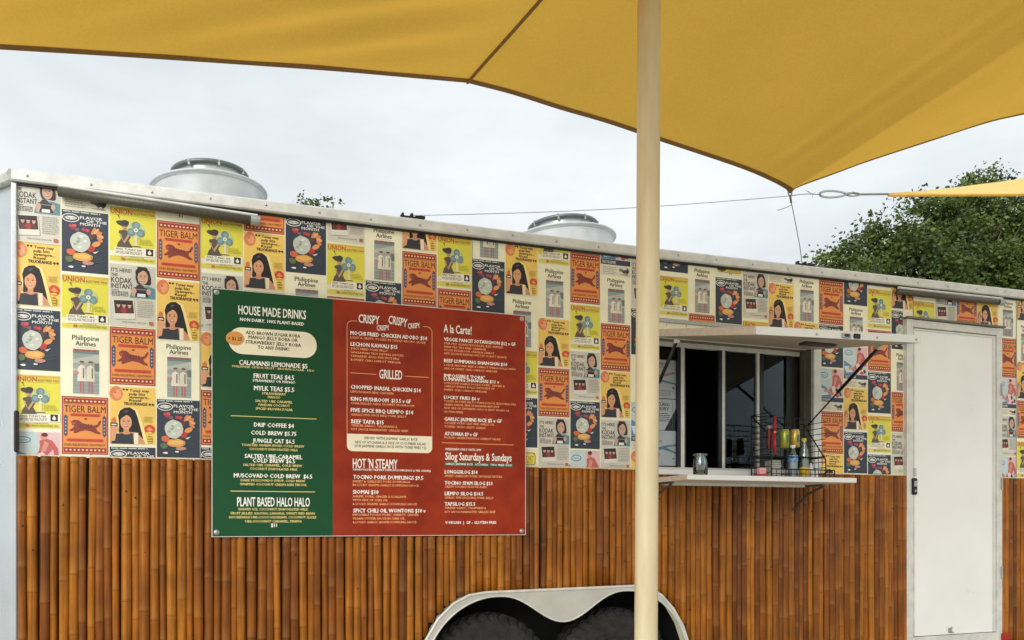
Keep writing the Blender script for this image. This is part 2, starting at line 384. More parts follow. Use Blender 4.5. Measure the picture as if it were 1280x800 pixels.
def P_girl(h):
    a = art_for(h); a.rect(0, 0, 1, .985, (242, 202, 92)); a.rect(0, .975, 1, 1, (240, 234, 206)); K = (30, 26, 24); S = (222, 160, 116)
    blob(a, .14, .12, .145, .125, (222, 126, 74), 2, 16, .05); blob(a, .17, .13, .085, .08, (236, 160, 110), 3, 10, .15); a.ell(.12, .1, .03, .02, (206, 100, 60), 8)
    for x in (.3, .37): a.ell(x, .045, .028, .017, K, 8); a.poly([(x + .0, .03), (x + .028, .045), (x + .01, .07)], K)
    a.text('Tunay may', .43, .86, .078, .035, K, .035); a.text('pulp bits', .42, .77, .137, .095, K, .035); a.text('siyempre...', .42, .89, .19, .15, K, .035)
    a.text('Royal', .42, .68, .245, .205, K, .035); a.text('TRUORANGE', .30, .82, .31, .262, K, .045)
    for x in (.87, .94): a.ell(x, .285, .028, .017, K, 8); a.poly([(x + .0, .3), (x + .028, .29), (x, .32)], K)
    a.poly([(.42, .355), (.52, .35), (.62, .39), (.70, .55), (.80, .85), (.84, .975), (.05, .975), (.14, .6), (.18, .42), (.3, .365)], (250, 222, 140))
    H = (26, 20, 22)
    a.poly([(.18, .5), (.22, .41), (.32, .36), (.44, .35), (.55, .4), (.61, .52), (.7, .78), (.73, .88), (.5, .86), (.2, .8), (.2, .6)], H)
    a.poly([(.0, .97), (.04, .87), (.14, .8), (.3, .77), (.54, .77), (.66, .83), (.74, .9), (.78, .97)], (206, 146, 106))
    a.poly([(.03, .975), (.14, .81), (.3, .79), (.5, .79), (.53, .975)], (46, 50, 58)); a.rect(.53, .78, .62, .975, (238, 226, 196))
    a.rect(.3, .70, .42, .79, (206, 146, 106)); a.ell(.36, .79, .09, .025, (206, 146, 106), 10)
    face_woman(a, .355, .605, .125, .125, H, S)
    a.poly([(.2, .58), (.21, .45), (.36, .39), (.5, .42), (.52, .58), (.47, .5), (.38, .47), (.27, .53)], H)
    a.ell(.36, .42, .05, .015, (90, 84, 84), 8, rot=-.3)
    a.poly([(.04, .56), (.1, .52), (.14, .56), (.16, .75), (.02, .75)], (214, 120, 60)); a.rect(.02, .62, .17, .68, (34, 28, 26)); a.rect(.04, .64, .15, .66, (240, 236, 226))
    a.ell(.1, .74, .1, .04, S, 10); a.ell(.11, .7, .08, .025, S, 10, rot=.2); a.poly([(.02, .76), (.15, .76), (.12, .92), (.0, .95)], S)
    lines(a, .74, .97, .5, .6, 5, (176, 160, 70), .45, 4)
    a.ell(.87, .71, .115, .075, (208, 64, 38), 16); a.poly([(.8, .72), (.87, .67), (.95, .73), (.87, .75)], (232, 150, 70)); a.ell(.87, .775, .07, .015, (242, 202, 92), 8)
    a.rect(.84, .83, .92, .95, (222, 190, 60)); lines(a, .83, .93, .83, .96, 3, (90, 90, 40), .4, 5)
    return a.mesh('orange_drink_print')
def P_airline(h):
    a = art_for(h); a.rect(0, 0, 1, 1, (246, 243, 212)); K = (40, 38, 36)
    a.text('Philippine', .22, .8, .125, .045, K, .035); a.text('Airlines', .29, .73, .215, .14, K, .035)
    a.rect(.3, .24, .72, .246, (170, 164, 150))
    a.rect(.24, .27, .80, .99, (150, 164, 158)); a.rect(.24, .27, .80, .34, (112, 132, 132)); a.poly([(.24, .44), (.8, .34), (.8, .66), (.24, .62)], (186, 192, 182))
    a.poly([(.24, .5), (.8, .47), (.8, .6), (.24, .58)], (160, 170, 164)); a.rect(.24, .72, .8, .99, (146, 160, 158)); a.layer()
    for x in (.27, .4, .53, .66): a.face([(x, .275), (x + .09, .275), (x + .09, .305), (x, .305)], (176, 66, 70))
    a.layer()
    for y in (.75, .82, .89, .95): a.face([(.24, y), (.8, y + .006), (.8, y + .014), (.24, y + .008)], (176, 184, 178))
    for x, c in ((.43, (234, 226, 210)), (.62, (226, 220, 196))):
        a.poly([(x - .08, .56), (x, .52), (x + .07, .56), (x + .09, .79), (x - .1, .79)], c); a.ell(x, .495, .04, .03, (196, 150, 130), 8); a.ell(x, .475, .055, .018, (110, 84, 76), 8)
        a.rect(x - .045, .79, x - .02, .97, (196, 88, 92)); a.rect(x + .015, .79, x + .04, .97, (196, 88, 92)); a.rect(x + .02, .57, x + .05, .74, (120, 120, 108))
    a.poly([(.25, .66), (.36, .64), (.36, .67), (.25, .7)], (220, 130, 130)); a.poly([(.7, .5), (.8, .49), (.8, .62), (.72, .62)], (112, 122, 122))
    return a.mesh('airline_print')
def P_beach(h):
    a = art_for(h); a.rect(0, 0, 1, 1, (202, 206, 196)); a.rect(.0, .0, .5, .55, (196, 214, 216)); a.poly([(.5, 0), (1, 0), (1, .6), (.6, .55)], (224, 190, 190))
    a.poly([(0, .45), (.25, .55), (.5, .75), (.5, .86), (0, .86)], (92, 136, 178)); a.poly([(0, .62), (.2, .6), (.42, .78), (.1, .82)], (206, 222, 228))
    a.ell(.2, .2, .17, .085, (84, 140, 176), 14); a.ell(.2, .2, .14, .06, (206, 222, 224), 14); a.text('Magnolia', .1, .3, .22, .175, (40, 80, 120), .01)
    R = (196, 92, 92); S = (214, 148, 124)
    a.poly([(.55, .22), (.66, .15), (.82, .2), (.95, .4), (.96, .55), (.88, .6), (.84, .42), (.78, .5), (.68, .62), (.5, .7), (.4, .66), (.52, .52), (.56, .36)], R)
    a.ell(.64, .11, .075, .08, S, 12); a.ell(.66, .065, .075, .05, (96, 40, 40), 12); a.poly([(.66, .22), (.76, .28), (.68, .48), (.58, .5)], S)
    a.poly([(.5, .55), (.62, .5), (.84, .72), (.9, .86), (.6, .86)], (232, 214, 206)); a.poly([(.66, .6), (.75, .58), (.8, .68), (.7, .72)], (60, 44, 62)); a.poly([(.82, .72), (.9, .68), (.94, .78), (.86, .82)], (60, 44, 62))
    blob(a, .5, .74, .09, .06, (206, 128, 132), 5); blob(a, .76, .8, .08, .05, (206, 60, 76), 6)
    a.poly([(.2, .62), (.42, .66), (.36, .72), (.2, .7)], S)
    a.rect(0, .87, 1, 1, (54, 62, 88)); a.text('TASTE THE SUMMER', .04, .5, .975, .9, (230, 230, 226), .03)
    return a.mesh('beach_print')
def P_caption(h):
    a = art_for(h); a.rect(0, 0, 1, 1, (226, 221, 200)); lines(a, .07, .55, .15, .95, 5, (150, 144, 130), .35, 7)
    a.ell(.68, .35, .075, .16, (120, 130, 124), 10); blob(a, .8, .5, .08, .2, (92, 80, 70), 3, 10, .3); blob(a, .9, .45, .06, .25, (60, 54, 52), 4, 10, .3); a.poly([(.6, .8), (.9, .72), (.95, .9)], (150, 140, 120))
    return a.mesh('caption_print')
def P_label(h):
    a = art_for(h); a.rect(0, 0, 1, 1, (238, 232, 204)); a.rrect(.08, .15, .94, .7, .08, .12, (70, 56, 40)); a.rrect(.1, .18, .92, .67, .07, .1, (232, 214, 70))
    blob(a, .24, .42, .18, .22, (96, 70, 52), 3, 12, .12); a.text('CHOC NUT', .45, .88, .5, .3, (150, 120, 40), .02); lines(a, .45, .88, .54, .64, 2, (150, 130, 50), .4, 3)
    a.rect(.52, .7, .54, .86, (50, 44, 40)); a.rect(.58, .7, .6, .86, (50, 44, 40))
    return a.mesh('label_print')
HT = dict(T=.252, F=.264, U=.232, K=.266, G=.268, P=.248, B=.2, C=.046, Y=.1)
KIND = dict(T=(P_tiger, 'orange poster with a leaping tiger'), F=(P_flavor, 'dark poster with a fruit and ice dessert'), U=(P_union, 'yellow poster of a woman with a blue fan'),
            K=(P_kodak, 'grey poster of a woman holding a camera'), G=(P_girl, 'yellow poster of a long haired woman with an orange drink'), P=(P_airline, 'cream poster with two women beside a plane'),
            B=(P_beach, 'pale blue poster of a woman in red on a beach'), C=(P_caption, 'narrow cream caption strip'), Y=(P_label, 'cream poster with a yellow label'))

# ================================================================== GROUND
bm = bmesh.new(); bmesh.ops.create_grid(bm, x_segments=60, y_segments=60, size=400)
finish(bm, 'ground', mat('concrete_ground', (176, 172, 162), .9, 0, .18, .9, .4, 40))['kind'] = 'structure'

# ================================================================== FOOD TRAILER
white = mat('white_painted_aluminium', (226, 228, 226), .35, 0, .04, 3, .03, 5)
doorw = mat('white_door_skin', (240, 242, 240), .3, 0, .035, 2.5, .04, 3)
alu = mat('brushed_aluminium', (176, 178, 176), .42, .7, .12, 20, .05, 80)
alup = mat('dull_aluminium_rail', (212, 213, 208), .5, .15, .08, 18, .06, 60, tint=(220, 221, 214))
skin = mat('pale_reflective_skin', (196, 202, 206), .28, .5, .08, 3, .25, 4)
cream = mat('cream_wrap', (247, 246, 218), .55, 0, .03, 6)
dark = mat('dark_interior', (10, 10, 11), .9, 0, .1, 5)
blackm = mat('black_plastic', (16, 16, 17), .4, 0, .1, 20)
rubber = mat('tyre_rubber', (24, 24, 24), .75, 0, .25, 25, .4, 90, tint=(44, 42, 40))
galv = mat('galvanised_steel', (196, 199, 200), .55, .15, .12, 9, .08, 40)
steel = mat('steel_wire', (168, 170, 168), .35, .8, .1, 30)
taupe = mat('window_jamb', (120, 114, 100), .5, .2, .12, 10)
woodp = mat('pale_plywood_edge', (206, 194, 178), .7, 0, .15, 30, .1, 90, stretch=(1, 1, 8))

LEN, WID, ZB, ZT = 7.4, 2.45, .36, CAMZ + 1.455
ZBAM = CAMZ + .282
T = thing('food_trailer', 'long food trailer clad in bamboo canes below and vintage advert posters above', 'food trailer', (LEN / 2, WID / 2, 0))
T.matrix_world = Matrix.Translation((0, 0, 0))
W0, W1 = PX(803), PX(1014)           # serving opening
WZ0, WZ1 = CAMZ + .285, P(1014, 436).z
D0, D1 = PX(1131), PX(1247)          # door opening
DZ0, DZ1 = P(1190, 800).z, P(1190, 408).z
WA0, WA1 = 2.185, 2.925              # wheel centres
XL = PX(20)

def fend_in(x):
    if x < WA0: d = (WA0 - x) / .398; return .806 - .44 * (1 - math.sqrt(max(0, 1 - min(1, d) ** 2)))
    if x > WA1: d = (x - WA1) / .392; return .815 - .45 * (1 - math.sqrt(max(0, 1 - min(1, d) ** 2)))
    t = (x - WA0) / (WA1 - WA0); return .806 + .009 * t - .15 * ((1 - math.cos(2 * PI * t)) / 2) ** 1.25
FOUT = [(1.755, .36), (1.775, .5), (1.81, .60), (1.87, .70), (1.95, .775), (2.03, .815), (2.12, .827), (2.98, .838), (3.06, .826), (3.14, .78), (3.21, .705), (3.27, .61), (3.31, .5), (3.33, .36)]
def fout(x):
    for (a, b), (c, d_) in zip(FOUT, FOUT[1:]):
        if a <= x <= c: return b + (d_ - b) * (x - a) / max(1e-6, c - a)
    return 0
# side wall with its openings, built of a few plates
bm = bmesh.new()
th = .05
fxs = sorted([XL, D0] + [p[0] for p in FOUT])
for a, b in zip(fxs, fxs[1:]):
    za, zb = (fout(a + 1e-6) or ZB), (fout(b - 1e-6) or ZB)
    if b <= FOUT[0][0] or a >= FOUT[-1][0]: za = zb = ZB
    hexa(bm, [(a, 0, za), (b, 0, zb), (b, th, zb), (a, th, za), (a, 0, ZBAM), (b, 0, ZBAM), (b, th, ZBAM), (a, th, ZBAM)])
for a, b, c, e in ((XL, W0, ZBAM, ZT), (W0, W1, WZ1, ZT), (W0, W1, ZBAM, WZ0), (W1, D0, ZBAM, ZT), (D0, D1, DZ1, ZT), (D1, LEN, ZB, ZT)):
    box(bm, (a + .0005, 0, c + .0005), (b, th, e))
wall = finish(bm, 'side_wall', cream, T)
bm = bmesh.new()
NX = -.62; NY = WID / 2
hexa(bm, [(XL, 0.002, ZB), (XL - .9, 1.0, ZB), (XL - .9, 1.04, ZB), (XL, .05, ZB), (XL, 0.002, ZT), (XL - .9, 1.0, ZT), (XL - .9, 1.04, ZT), (XL, .05, ZT)])
hexa(bm, [(XL - .9, 1.0, ZB), (XL - .9, 1.5, ZB), (XL - .86, 1.5, ZB), (XL - .86, 1.04, ZB), (XL - .9, 1.0, ZT), (XL - .9, 1.5, ZT), (XL - .86, 1.5, ZT), (XL - .86, 1.04, ZT)])
hexa(bm, [(XL - .9, 1.5, ZB), (XL, WID, ZB), (XL, WID - .05, ZB), (XL - .86, 1.45, ZB), (XL - .9, 1.5, ZT), (XL, WID, ZT), (XL, WID - .05, ZT), (XL - .86, 1.45, ZT)])
finish(bm, 'nose_wall', skin, T)
bm = bmesh.new(); box(bm, (XL, WID - .05, ZB), (LEN, WID, ZT)); finish(bm, 'far_wall', white, T)
bm = bmesh.new(); box(bm, (LEN - .05, .0505, ZB), (LEN, WID - .0505, ZT)); finish(bm, 'rear_wall', white, T)
bm = bmesh.new()
prism(bm, [(XL, 0), (LEN, 0), (LEN, 1), (XL, 1)], 0, 1); bm.free()
bm = bmesh.new(); box(bm, (XL, .03, ZT), (LEN, WID, ZT + .03)); hexa(bm, [(XL, .03, ZT), (XL - .9, 1.0, ZT), (XL - .9, 1.5, ZT), (XL, WID, ZT), (XL, .03, ZT + .03), (XL - .9, 1.0, ZT + .03), (XL - .9, 1.5, ZT + .03), (XL, WID, ZT + .03)])
finish(bm, 'roof', white, T)
bm = bmesh.new(); box(bm, (XL, .06, ZB + .02), (1.72, WID - .06, ZB + .08)); box(bm, (3.36, .06, ZB + .02), (LEN - .06, WID - .06, ZB + .08)); finish(bm, 'trailer_floor', dark, T)
bm = bmesh.new()   # near-black box added to keep the room behind the window dark
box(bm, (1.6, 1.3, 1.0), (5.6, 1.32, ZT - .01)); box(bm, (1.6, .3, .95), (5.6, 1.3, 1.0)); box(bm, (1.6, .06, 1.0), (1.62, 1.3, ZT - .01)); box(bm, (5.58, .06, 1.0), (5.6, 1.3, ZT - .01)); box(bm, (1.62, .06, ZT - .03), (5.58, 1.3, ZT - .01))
finish(bm, 'interior_dark_box', dark, T)
bm = bmesh.new()   # wheel well
box(bm, (1.74, .34, ZB), (3.35, .36, .93)); box(bm, (1.74, .052, .90), (3.35, .34, .92)); box(bm, (1.725, .052, ZB), (1.74, .36, .93)); box(bm, (3.35, .052, ZB), (3.365, .36, .93))
finish(bm, 'wheel_well', dark, T)

# roof rail, following the slight rise of the roof line
KN = [(-10, CAMZ + 1.5176), (15, CAMZ + 1.515), (240, CAMZ + 1.511), (480, CAMZ + 1.511), (660, CAMZ + 1.511), (825, CAMZ + 1.513), (1060, CAMZ + 1.523), (1280, CAMZ + 1.538), (1500, CAMZ + 1.55)]
def railz(x):
    ks = [(PX(a), b) for a, b in KN]
    if x <= ks[0][0]: return ks[0][1]
    for (a, b), (c, d_) in zip(ks, ks[1:]):
        if x <= c: return b + (d_ - b) * (x - a) / (c - a)
    return ks[-1][1]
xs = [XL - .01] + [PX(a) for a in (240, 480, 660, 825, 950, 1060, 1170, 1280, 1400)] + [LEN]
bm = bmesh.new()
prof = [(.03, 0), (-.022, 0), (-.03, -.008), (-.03, -.05), (-.024, -.056), (.0, -.056)]
rings = [[bm.verts.new((x, y, railz(x) + z)) for y, z in prof] for x in xs]
for A, B in zip(rings, rings[1:]):
    for k in range(len(prof) - 1): bm.faces.new((A[k], A[k + 1], B[k + 1], B[k]))
bm.faces.new(rings[0]); bm.faces.new(rings[-1][::-1]); bmesh.ops.recalc_face_normals(bm, faces=bm.faces[:])
rail = finish(bm, 'roof_rail', alup, T)
bm = bmesh.new()
zr = railz(XL); tube(bm, [(XL - .01, -.012, zr - .028), (XL - .9, .985, zr - .03)], .028, 6); finish(bm, 'nose_rail', alup, T)
bm = bmesh.new()   # black strip standing in for the shadow gap under the rail
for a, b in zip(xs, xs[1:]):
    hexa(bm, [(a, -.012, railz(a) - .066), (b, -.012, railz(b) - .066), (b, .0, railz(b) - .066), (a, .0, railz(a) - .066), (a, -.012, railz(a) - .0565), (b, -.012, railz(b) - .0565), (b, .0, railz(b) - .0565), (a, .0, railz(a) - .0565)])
finish(bm, 'rail_shadow_strip', blackm, T)
bm = bmesh.new(); bmesh.ops.create_uvsphere(bm, u_segments=8, v_segments=5, radius=.006); riv = bpy.data.meshes.new('rivet'); bm.to_mesh(riv); bm.free(); riv.materials.append(alu)
for k in range(26):
    x = XL + .05 + k * .245
    if x < LEN: o = link('rivet', riv, T); o.location = (x, -.030, railz(x) - .03 + .004 * math.sin(k * 5))
# corner post
bm = bmesh.new(); box(bm, (XL - .016, -.014, ZB), (XL + .006, .02, railz(XL) - .058), .004); finish(bm, 'corner_post', skin, T)
bm = bmesh.new(); box(bm, (PX(17.5, -.03), -.040, P(20, 566).z), (PX(23.5, -.03), -.0145, P(20, 514).z), .007); finish(bm, 'corner_marker', mat('dark_maroon_plastic', (30, 12, 18), .3), T)

# gutter tubes below the rail
def gutter(pa, pb, ya, yb, r, label):
    A, B = P(pa, ya, -.03), P(pb, yb, -.03)
    bm = bmesh.new(); tube(bm, [A, B], r, 12)
    o = finish(bm, 'awning_tube', mat('weathered_tube', (92, 90, 78), .4, .4, .25, 40, .1, 60, stretch=(4, 1, 1)), T, True); o['label'] = label
    bm = bmesh.new(); d_ = (B - A).normalized(); tube(bm, [B - d_ * .03, B + d_ * .012], r * 1.12, 12); finish(bm, 'end_cap', alu, o)
    bm = bmesh.new(); tube(bm, [A + Vector((0, -.004, .022)), B + Vector((0, -.004, .022))], .009, 6); finish(bm, 'tube_bracket', alup, o)
gutter(73, 322, 239.5, 276.5, .021, 'dull tube fixed under the roof rail at the left')
gutter(1122, 1252, 364.5, 378, .019, 'dull tube fixed under the roof rail above the door')

# dark sheet behind the canes, its colour stands in for shade in the gaps
bm = bmesh.new()
for a, b in list(zip(fxs, fxs[1:])) + [(D1 + .008, LEN - .01)]:
    za, zb = (fout(a + 1e-6) or ZB), (fout(b - 1e-6) or ZB)
    if b <= FOUT[0][0] or a >= FOUT[-1][0]: za = zb = ZB
    a_ = max(a, XL + .012); b_ = min(b, D0 - .014) if b <= D0 else b
    hexa(bm, [(a_, -.003, za + .01), (b_, -.003, zb + .01), (b_, -.0005, zb + .01), (a_, -.0005, za + .01), (a_, -.003, ZBAM - .006), (b_, -.003, ZBAM - .006), (b_, -.0005, ZBAM - .006), (a_, -.0005, ZBAM - .006)])
finish(bm, 'cane_shade_sheet', mat('cane_gap_shade', (46, 36, 24), .9, 0, .3, 6), T)
# bamboo cladding -----------------------------------------------------------
def cane_mat():
    m = bpy.data.materials.new('bamboo'); m.use_nodes = True; t = m.node_tree; b = t.nodes['Principled BSDF']
    b.inputs['Roughness'].default_value = .42; b.inputs['Specular IOR Level'].default_value = .28
    oi = t.nodes.new('ShaderNodeObjectInfo'); r1 = t.nodes.new('ShaderNodeValToRGB'); cr = r1.color_ramp
    cols = [(0, (106, 58, 16)), (.2, (138, 80, 20)), (.4, (120, 66, 18)), (.6, (166, 102, 24)), (.8, (150, 86, 20)), (1, (180, 114, 34))]
    cr.elements[0].color = (*lin(cols[0][1]), 1); cr.elements[1].color = (*lin(cols[-1][1]), 1)
    for p, c in cols[1:-1]: e = cr.elements.new(p); e.color = (*lin(c), 1)
    t.links.new(oi.outputs['Random'], r1.inputs[0])
    g = t.nodes.new('ShaderNodeNewGeometry'); mp = t.nodes.new('ShaderNodeMapping'); mp.inputs['Scale'].default_value = (60, 60, 3)
    n = t.nodes.new('ShaderNodeTexNoise'); n.inputs['Scale'].default_value = 1.2; n.inputs['Detail'].default_value = 5
    t.links.new(g.outputs['Position'], mp.inputs[0]); t.links.new(mp.outputs[0], n.inputs['Vector'])
    n2 = t.nodes.new('ShaderNodeTexNoise'); n2.inputs['Scale'].default_value = 7; n2.inputs['Detail'].default_value = 4
    t.links.new(g.outputs['Position'], n2.inputs['Vector'])
    mr = t.nodes.new('ShaderNodeMapRange'); mr.inputs[1].default_value = .3; mr.inputs[2].default_value = .7; mr.inputs[3].default_value = .62; mr.inputs[4].default_value = 1.28
    t.links.new(n.outputs['Fac'], mr.inputs[0])
    mr2 = t.nodes.new('ShaderNodeMapRange'); mr2.inputs[1].default_value = .3; mr2.inputs[2].default_value = .7; mr2.inputs[3].default_value = .74; mr2.inputs[4].default_value = 1.2
    t.links.new(n2.outputs['Fac'], mr2.inputs[0])
    mu = t.nodes.new('ShaderNodeMath'); mu.operation = 'MULTIPLY'; t.links.new(mr.outputs[0], mu.inputs[0]); t.links.new(mr2.outputs[0], mu.inputs[1])
    m1 = t.nodes.new('ShaderNodeMix'); m1.data_type = 'RGBA'; m1.blend_type = 'MULTIPLY'; m1.inputs[0].default_value = 1
    t.links.new(r1.outputs[0], m1.inputs[6]); t.links.new(mu.outputs[0], m1.inputs[7])
    at = t.nodes.new('ShaderNodeAttribute'); at.attribute_name = 'joint'
    sp = t.nodes.new('ShaderNodeSeparateColor'); t.links.new(at.outputs['Color'], sp.inputs[0])
    m2 = t.nodes.new('ShaderNodeMix'); m2.data_type = 'RGBA'; m2.inputs[7].default_value = (*lin((88, 46, 14)), 1)
    t.links.new(sp.outputs[0], m2.inputs[0]); t.links.new(m1.outputs[2], m2.inputs[6])
    m3 = t.nodes.new('ShaderNodeMix'); m3.data_type = 'RGBA'; m3.inputs[7].default_value = (*lin((170, 122, 58)), 1)
    t.links.new(sp.outputs[1], m3.inputs[0]); t.links.new(m2.outputs[2], m3.inputs[6])
    t.links.new(m3.outputs[2], b.inputs['Base Color'])
    bp = t.nodes.new('ShaderNodeBump'); bp.inputs['Strength'].default_value = .25; bp.inputs['Distance'].default_value = .003
    t.links.new(n.outputs['Fac'], bp.inputs['Height']); t.links.new(bp.outputs[0], b.inputs['Normal'])
    return m
CM = cane_mat(); CL = ZBAM - ZB - .004; CW = .0388
def cane_mesh(seed, w=CW, z0=0.0, z1=CL, bend=True):
    r = random.Random(seed); nodes = []; z = r.uniform(.05, .3)
    while z < CL: nodes.append(z); z += r.uniform(.2, .36)
    zs = set([z0, z1])
    k = z0
    while k < z1: zs.add(k); k += .12
    for q in nodes:
        for o in (-.012, -.004, 0, .004, .014): 
            if z0 < q + o < z1: zs.add(q + o)
    zs = sorted(zs); ph = r.uniform(0, 6); am = r.uniform(.0005, .0028); tp = r.uniform(-.06, .06)
    bm = bmesh.new(); cl = bm.verts.layers.float_color.new('joint'); rings = []
    bias = [r.uniform(-.001, .001) for _ in nodes] + [0]
    for z in zs:
        jn = 0; pl = 0; rad = w / 2 * (1 + tp * (z / CL - .5)); xo = am * math.sin(z * 4 + ph) - am * math.sin(ph)
        for q, bb in zip(nodes, bias):
            if abs(z - q) < .002: rad *= 1.0; jn = .5
            elif abs(z - q) < .0065: rad *= 1.05; jn = .06
            elif 0 < z - q < .02: pl = .22
            if z > q: xo += bb
        ring = []
        for k in range(9):
            a = -.5 + (PI + 1.0) * k / 8
            v = bm.verts.new((xo - rad * math.cos(a), -rad * .95 * math.sin(a), z)); v[cl] = (jn, pl, 0, 1); ring.append(v)
        rings.append(ring)
    for A, B in zip(rings, rings[1:]):
        for k in range(8): bm.faces.new((A[k], A[k + 1], B[k + 1], B[k]))
    bm.faces.new(rings[0][::-1]); bm.faces.new(rings[-1])
    bmesh.ops.recalc_face_normals(bm, faces=bm.faces[:])
    me = bpy.data.meshes.new('bamboo_cane'); bm.to_mesh(me); bm.free(); me.materials.append(CM)
    for p in me.polygons: p.use_smooth = len(p.vertices) == 4
    return me
VAR = [cane_mesh(100 + i) for i in range(22)]
rc = random.Random(11); hole_x = []
def canes(xa, xb):
    x = xa
    while x < xb - .01:
        sc = rc.uniform(.74, 1.16); w_ = CW * sc; gap = rc.uniform(.001, .0035) if rc.random() < .1 else rc.uniform(-.002, .0002)
        if x + w_ > xb: sc = (xb - x) / CW; w_ = xb - x
        cx = x + w_ / 2; zo = ZB; hole_x.append(cx)
        fo = max(fout(cx - w_ * .4), fout(cx + w_ * .4))
        if fo > ZB + .02:
            zz = fo + rc.uniform(-.006, .006) - ZB
            me = cane_mesh(300 + int(cx * 1000), CW, zz, CL)
        else: me = VAR[rc.randrange(len(VAR))]
        o = link('bamboo_cane', me, T); o.location = (cx, -.012 - rc.uniform(0, .005), ZB); o.scale = (sc, sc * rc.uniform(.9, 1.1), 1)
        o.rotation_euler = (0, rc.uniform(-.004, .004), 0)
        x += w_ + gap
canes(PX(25), PX(1132) - .004)
canes(PX(1247) + .004, LEN - .01)

bm = bmesh.new(); bmesh.ops.create_uvsphere(bm, u_segments=6, v_segments=4, radius=.0042); scr = bpy.data.meshes.new('cane_screw'); bm.to_mesh(scr); bm.free(); scr.materials.append(blackm)
for hx in hole_x:
    if rc.random() < .42:
        hz = rc.choice((.62, .95, 1.1, 1.25)) + rc.uniform(-.09, .09)
        if fout(hx) > hz - .02 or hx < 0.02: continue
        o = link('cane_screw', scr, T); o.location = (hx, -.0335, hz)
# posters -------------------------------------------------------------------
CE = [18.5, 76.5, 136.5, 195.5, 250.5, 304.5, 356.5, 408.5, 456.5, 502.5, 546.5, 589.5, 631.5, 672.5, 712.5, 750.5, 788.5, 824.5, 860.5, 894, 928, 960.5, 992.5, 1023.5, 1054.5, 1084.5, 1114, 1141.5, 1168.5, 1195.5, 1221.5, 1247.5, 1271, 1293, 1315, 1336]
COLS = [
 [('K', 224, 304), ('G', 304.5, 384), ('F', 387, 463), ('U', 469, 536), ('B', 540, 590)],
 [('C', 246, 263), ('F', 264.5, 341), ('U', 345, 412), ('P', 416, 493), ('T', 496, 568)],
 [('U', 261, 328.5), ('K', 331.5, 408), ('T', 410, 481.5), ('G', 484, 557), ('F', 559, 630)],
 [('Y', 250, 275), ('T', 278, 349), ('G', 351.5, 427), ('P', 428, 497.5), ('F', 500, 572)],
 [('U', 273.5, 338), ('K', 343, 414), ('G', 417, 486), ('T', 488.5, 557), ('F', 560, 626)],
 [('T', 222, 291), ('G', 292, 363), ('T', 365, 432)],
 [('F', 271, 342), ('P', 344, 410)],
 [('K', 231, 303), ('U', 306, 370), ('T', 372, 440)],
 [('P', 283, 351), ('F', 352.5, 420)],
 [('G', 246, 314), ('T', 316, 382), ('K', 384, 450)],
 [('U', 296, 360), ('T', 362, 428)],
 [('P', 258, 323), ('F', 325.5, 390), ('U', 394, 450)],
 [('G', 306, 370), ('P', 372, 434), ('U', 438, 493), ('F', 497, 559), ('Y', 561, 590)],
 [('U', 274, 331), ('P', 334, 397), ('G', 399, 459.5), ('T', 460.5, 521), ('K', 522.5, 584)],
 [('T', 317, 379.5), ('U', 382, 437), ('K', 440, 500), ('F', 502, 561), ('B', 563, 612)],
 [('B', 284, 331.5), ('C', 332.5, 345), ('P', 346, 404), ('T', 405.5, 463.5), ('G', 465, 523.5), ('K', 525, 586)],
 [('K', 326, 386), ('F', 387, 444), ('P', 446, 500), ('B', 503, 552), ('C', 553, 563), ('G', 564, 622)],
 [('F', 283, 340), ('U', 346, 395), ('K', 400, 460)],
 [('P', 334, 391.5), ('T', 393, 448)],
 [('Y', 330, 346), ('F', 348, 404.5), ('T', 408, 460)],
 [('K', 341, 398), ('U', 402, 460)],
 [('C', 345, 354), ('G', 355, 411)],
 [('P', 348, 402), ('G', 403.5, 456)],
 [('T', 350.5, 405.5), ('F', 406.5, 459), ('B', 461, 502.5), ('C', 503.5, 513), ('T', 514.5, 567), ('G', 567.5, 621)],
 [('F', 329, 381.5), ('P', 383, 432), ('B', 433.5, 474), ('C', 475.5, 484.5), ('G', 485.5, 538), ('F', 540, 591.5)],
 [('U', 362, 411), ('T', 413, 464), ('F', 465.5, 516.5), ('U', 520, 566), ('F', 568.5, 622)],
 [('G', 335, 387.5), ('F', 389, 437), ('P', 440, 489), ('T', 490.5, 540), ('K', 541, 592)],
 [('U', 377, 426)],
 [('K', 352, 407)],
 [('T', 362, 409)],
 [('G', 365, 413)],
 [('P', 375, 421), ('T', 423, 472), ('B', 473, 510), ('C', 511, 519), ('K', 520, 570), ('B', 571, 609)],
 [('G', 352, 402), ('P', 405, 452), ('G', 453, 499.5), ('T', 501, 548), ('U', 552, 597)],
 [('F', 372, 422), ('K', 425, 475), ('P', 478, 524), ('T', 526, 573), ('F', 575, 622)],
 [('U', 380, 422), ('G', 425, 474), ('T', 476, 522), ('K', 524, 571), ('U', 573, 620)],
]
PROTO = {k: KIND[k][0](HT[k]) for k in KIND}
def clip_mesh(me, planes):
    bm = bmesh.new(); bm.from_mesh(me)
    for co, no in planes:
        bmesh.ops.bisect_plane(bm, geom=bm.verts[:] + bm.edges[:] + bm.faces[:], plane_co=co, plane_no=no, clear_outer=True)
    n = len(bm.faces); m2 = bpy.data.meshes.new('poster_cut'); m2.materials.append(INK); bm.to_mesh(m2); bm.free()
    return m2 if n else None
HZ = P(900, 406).z   # hinge strip height
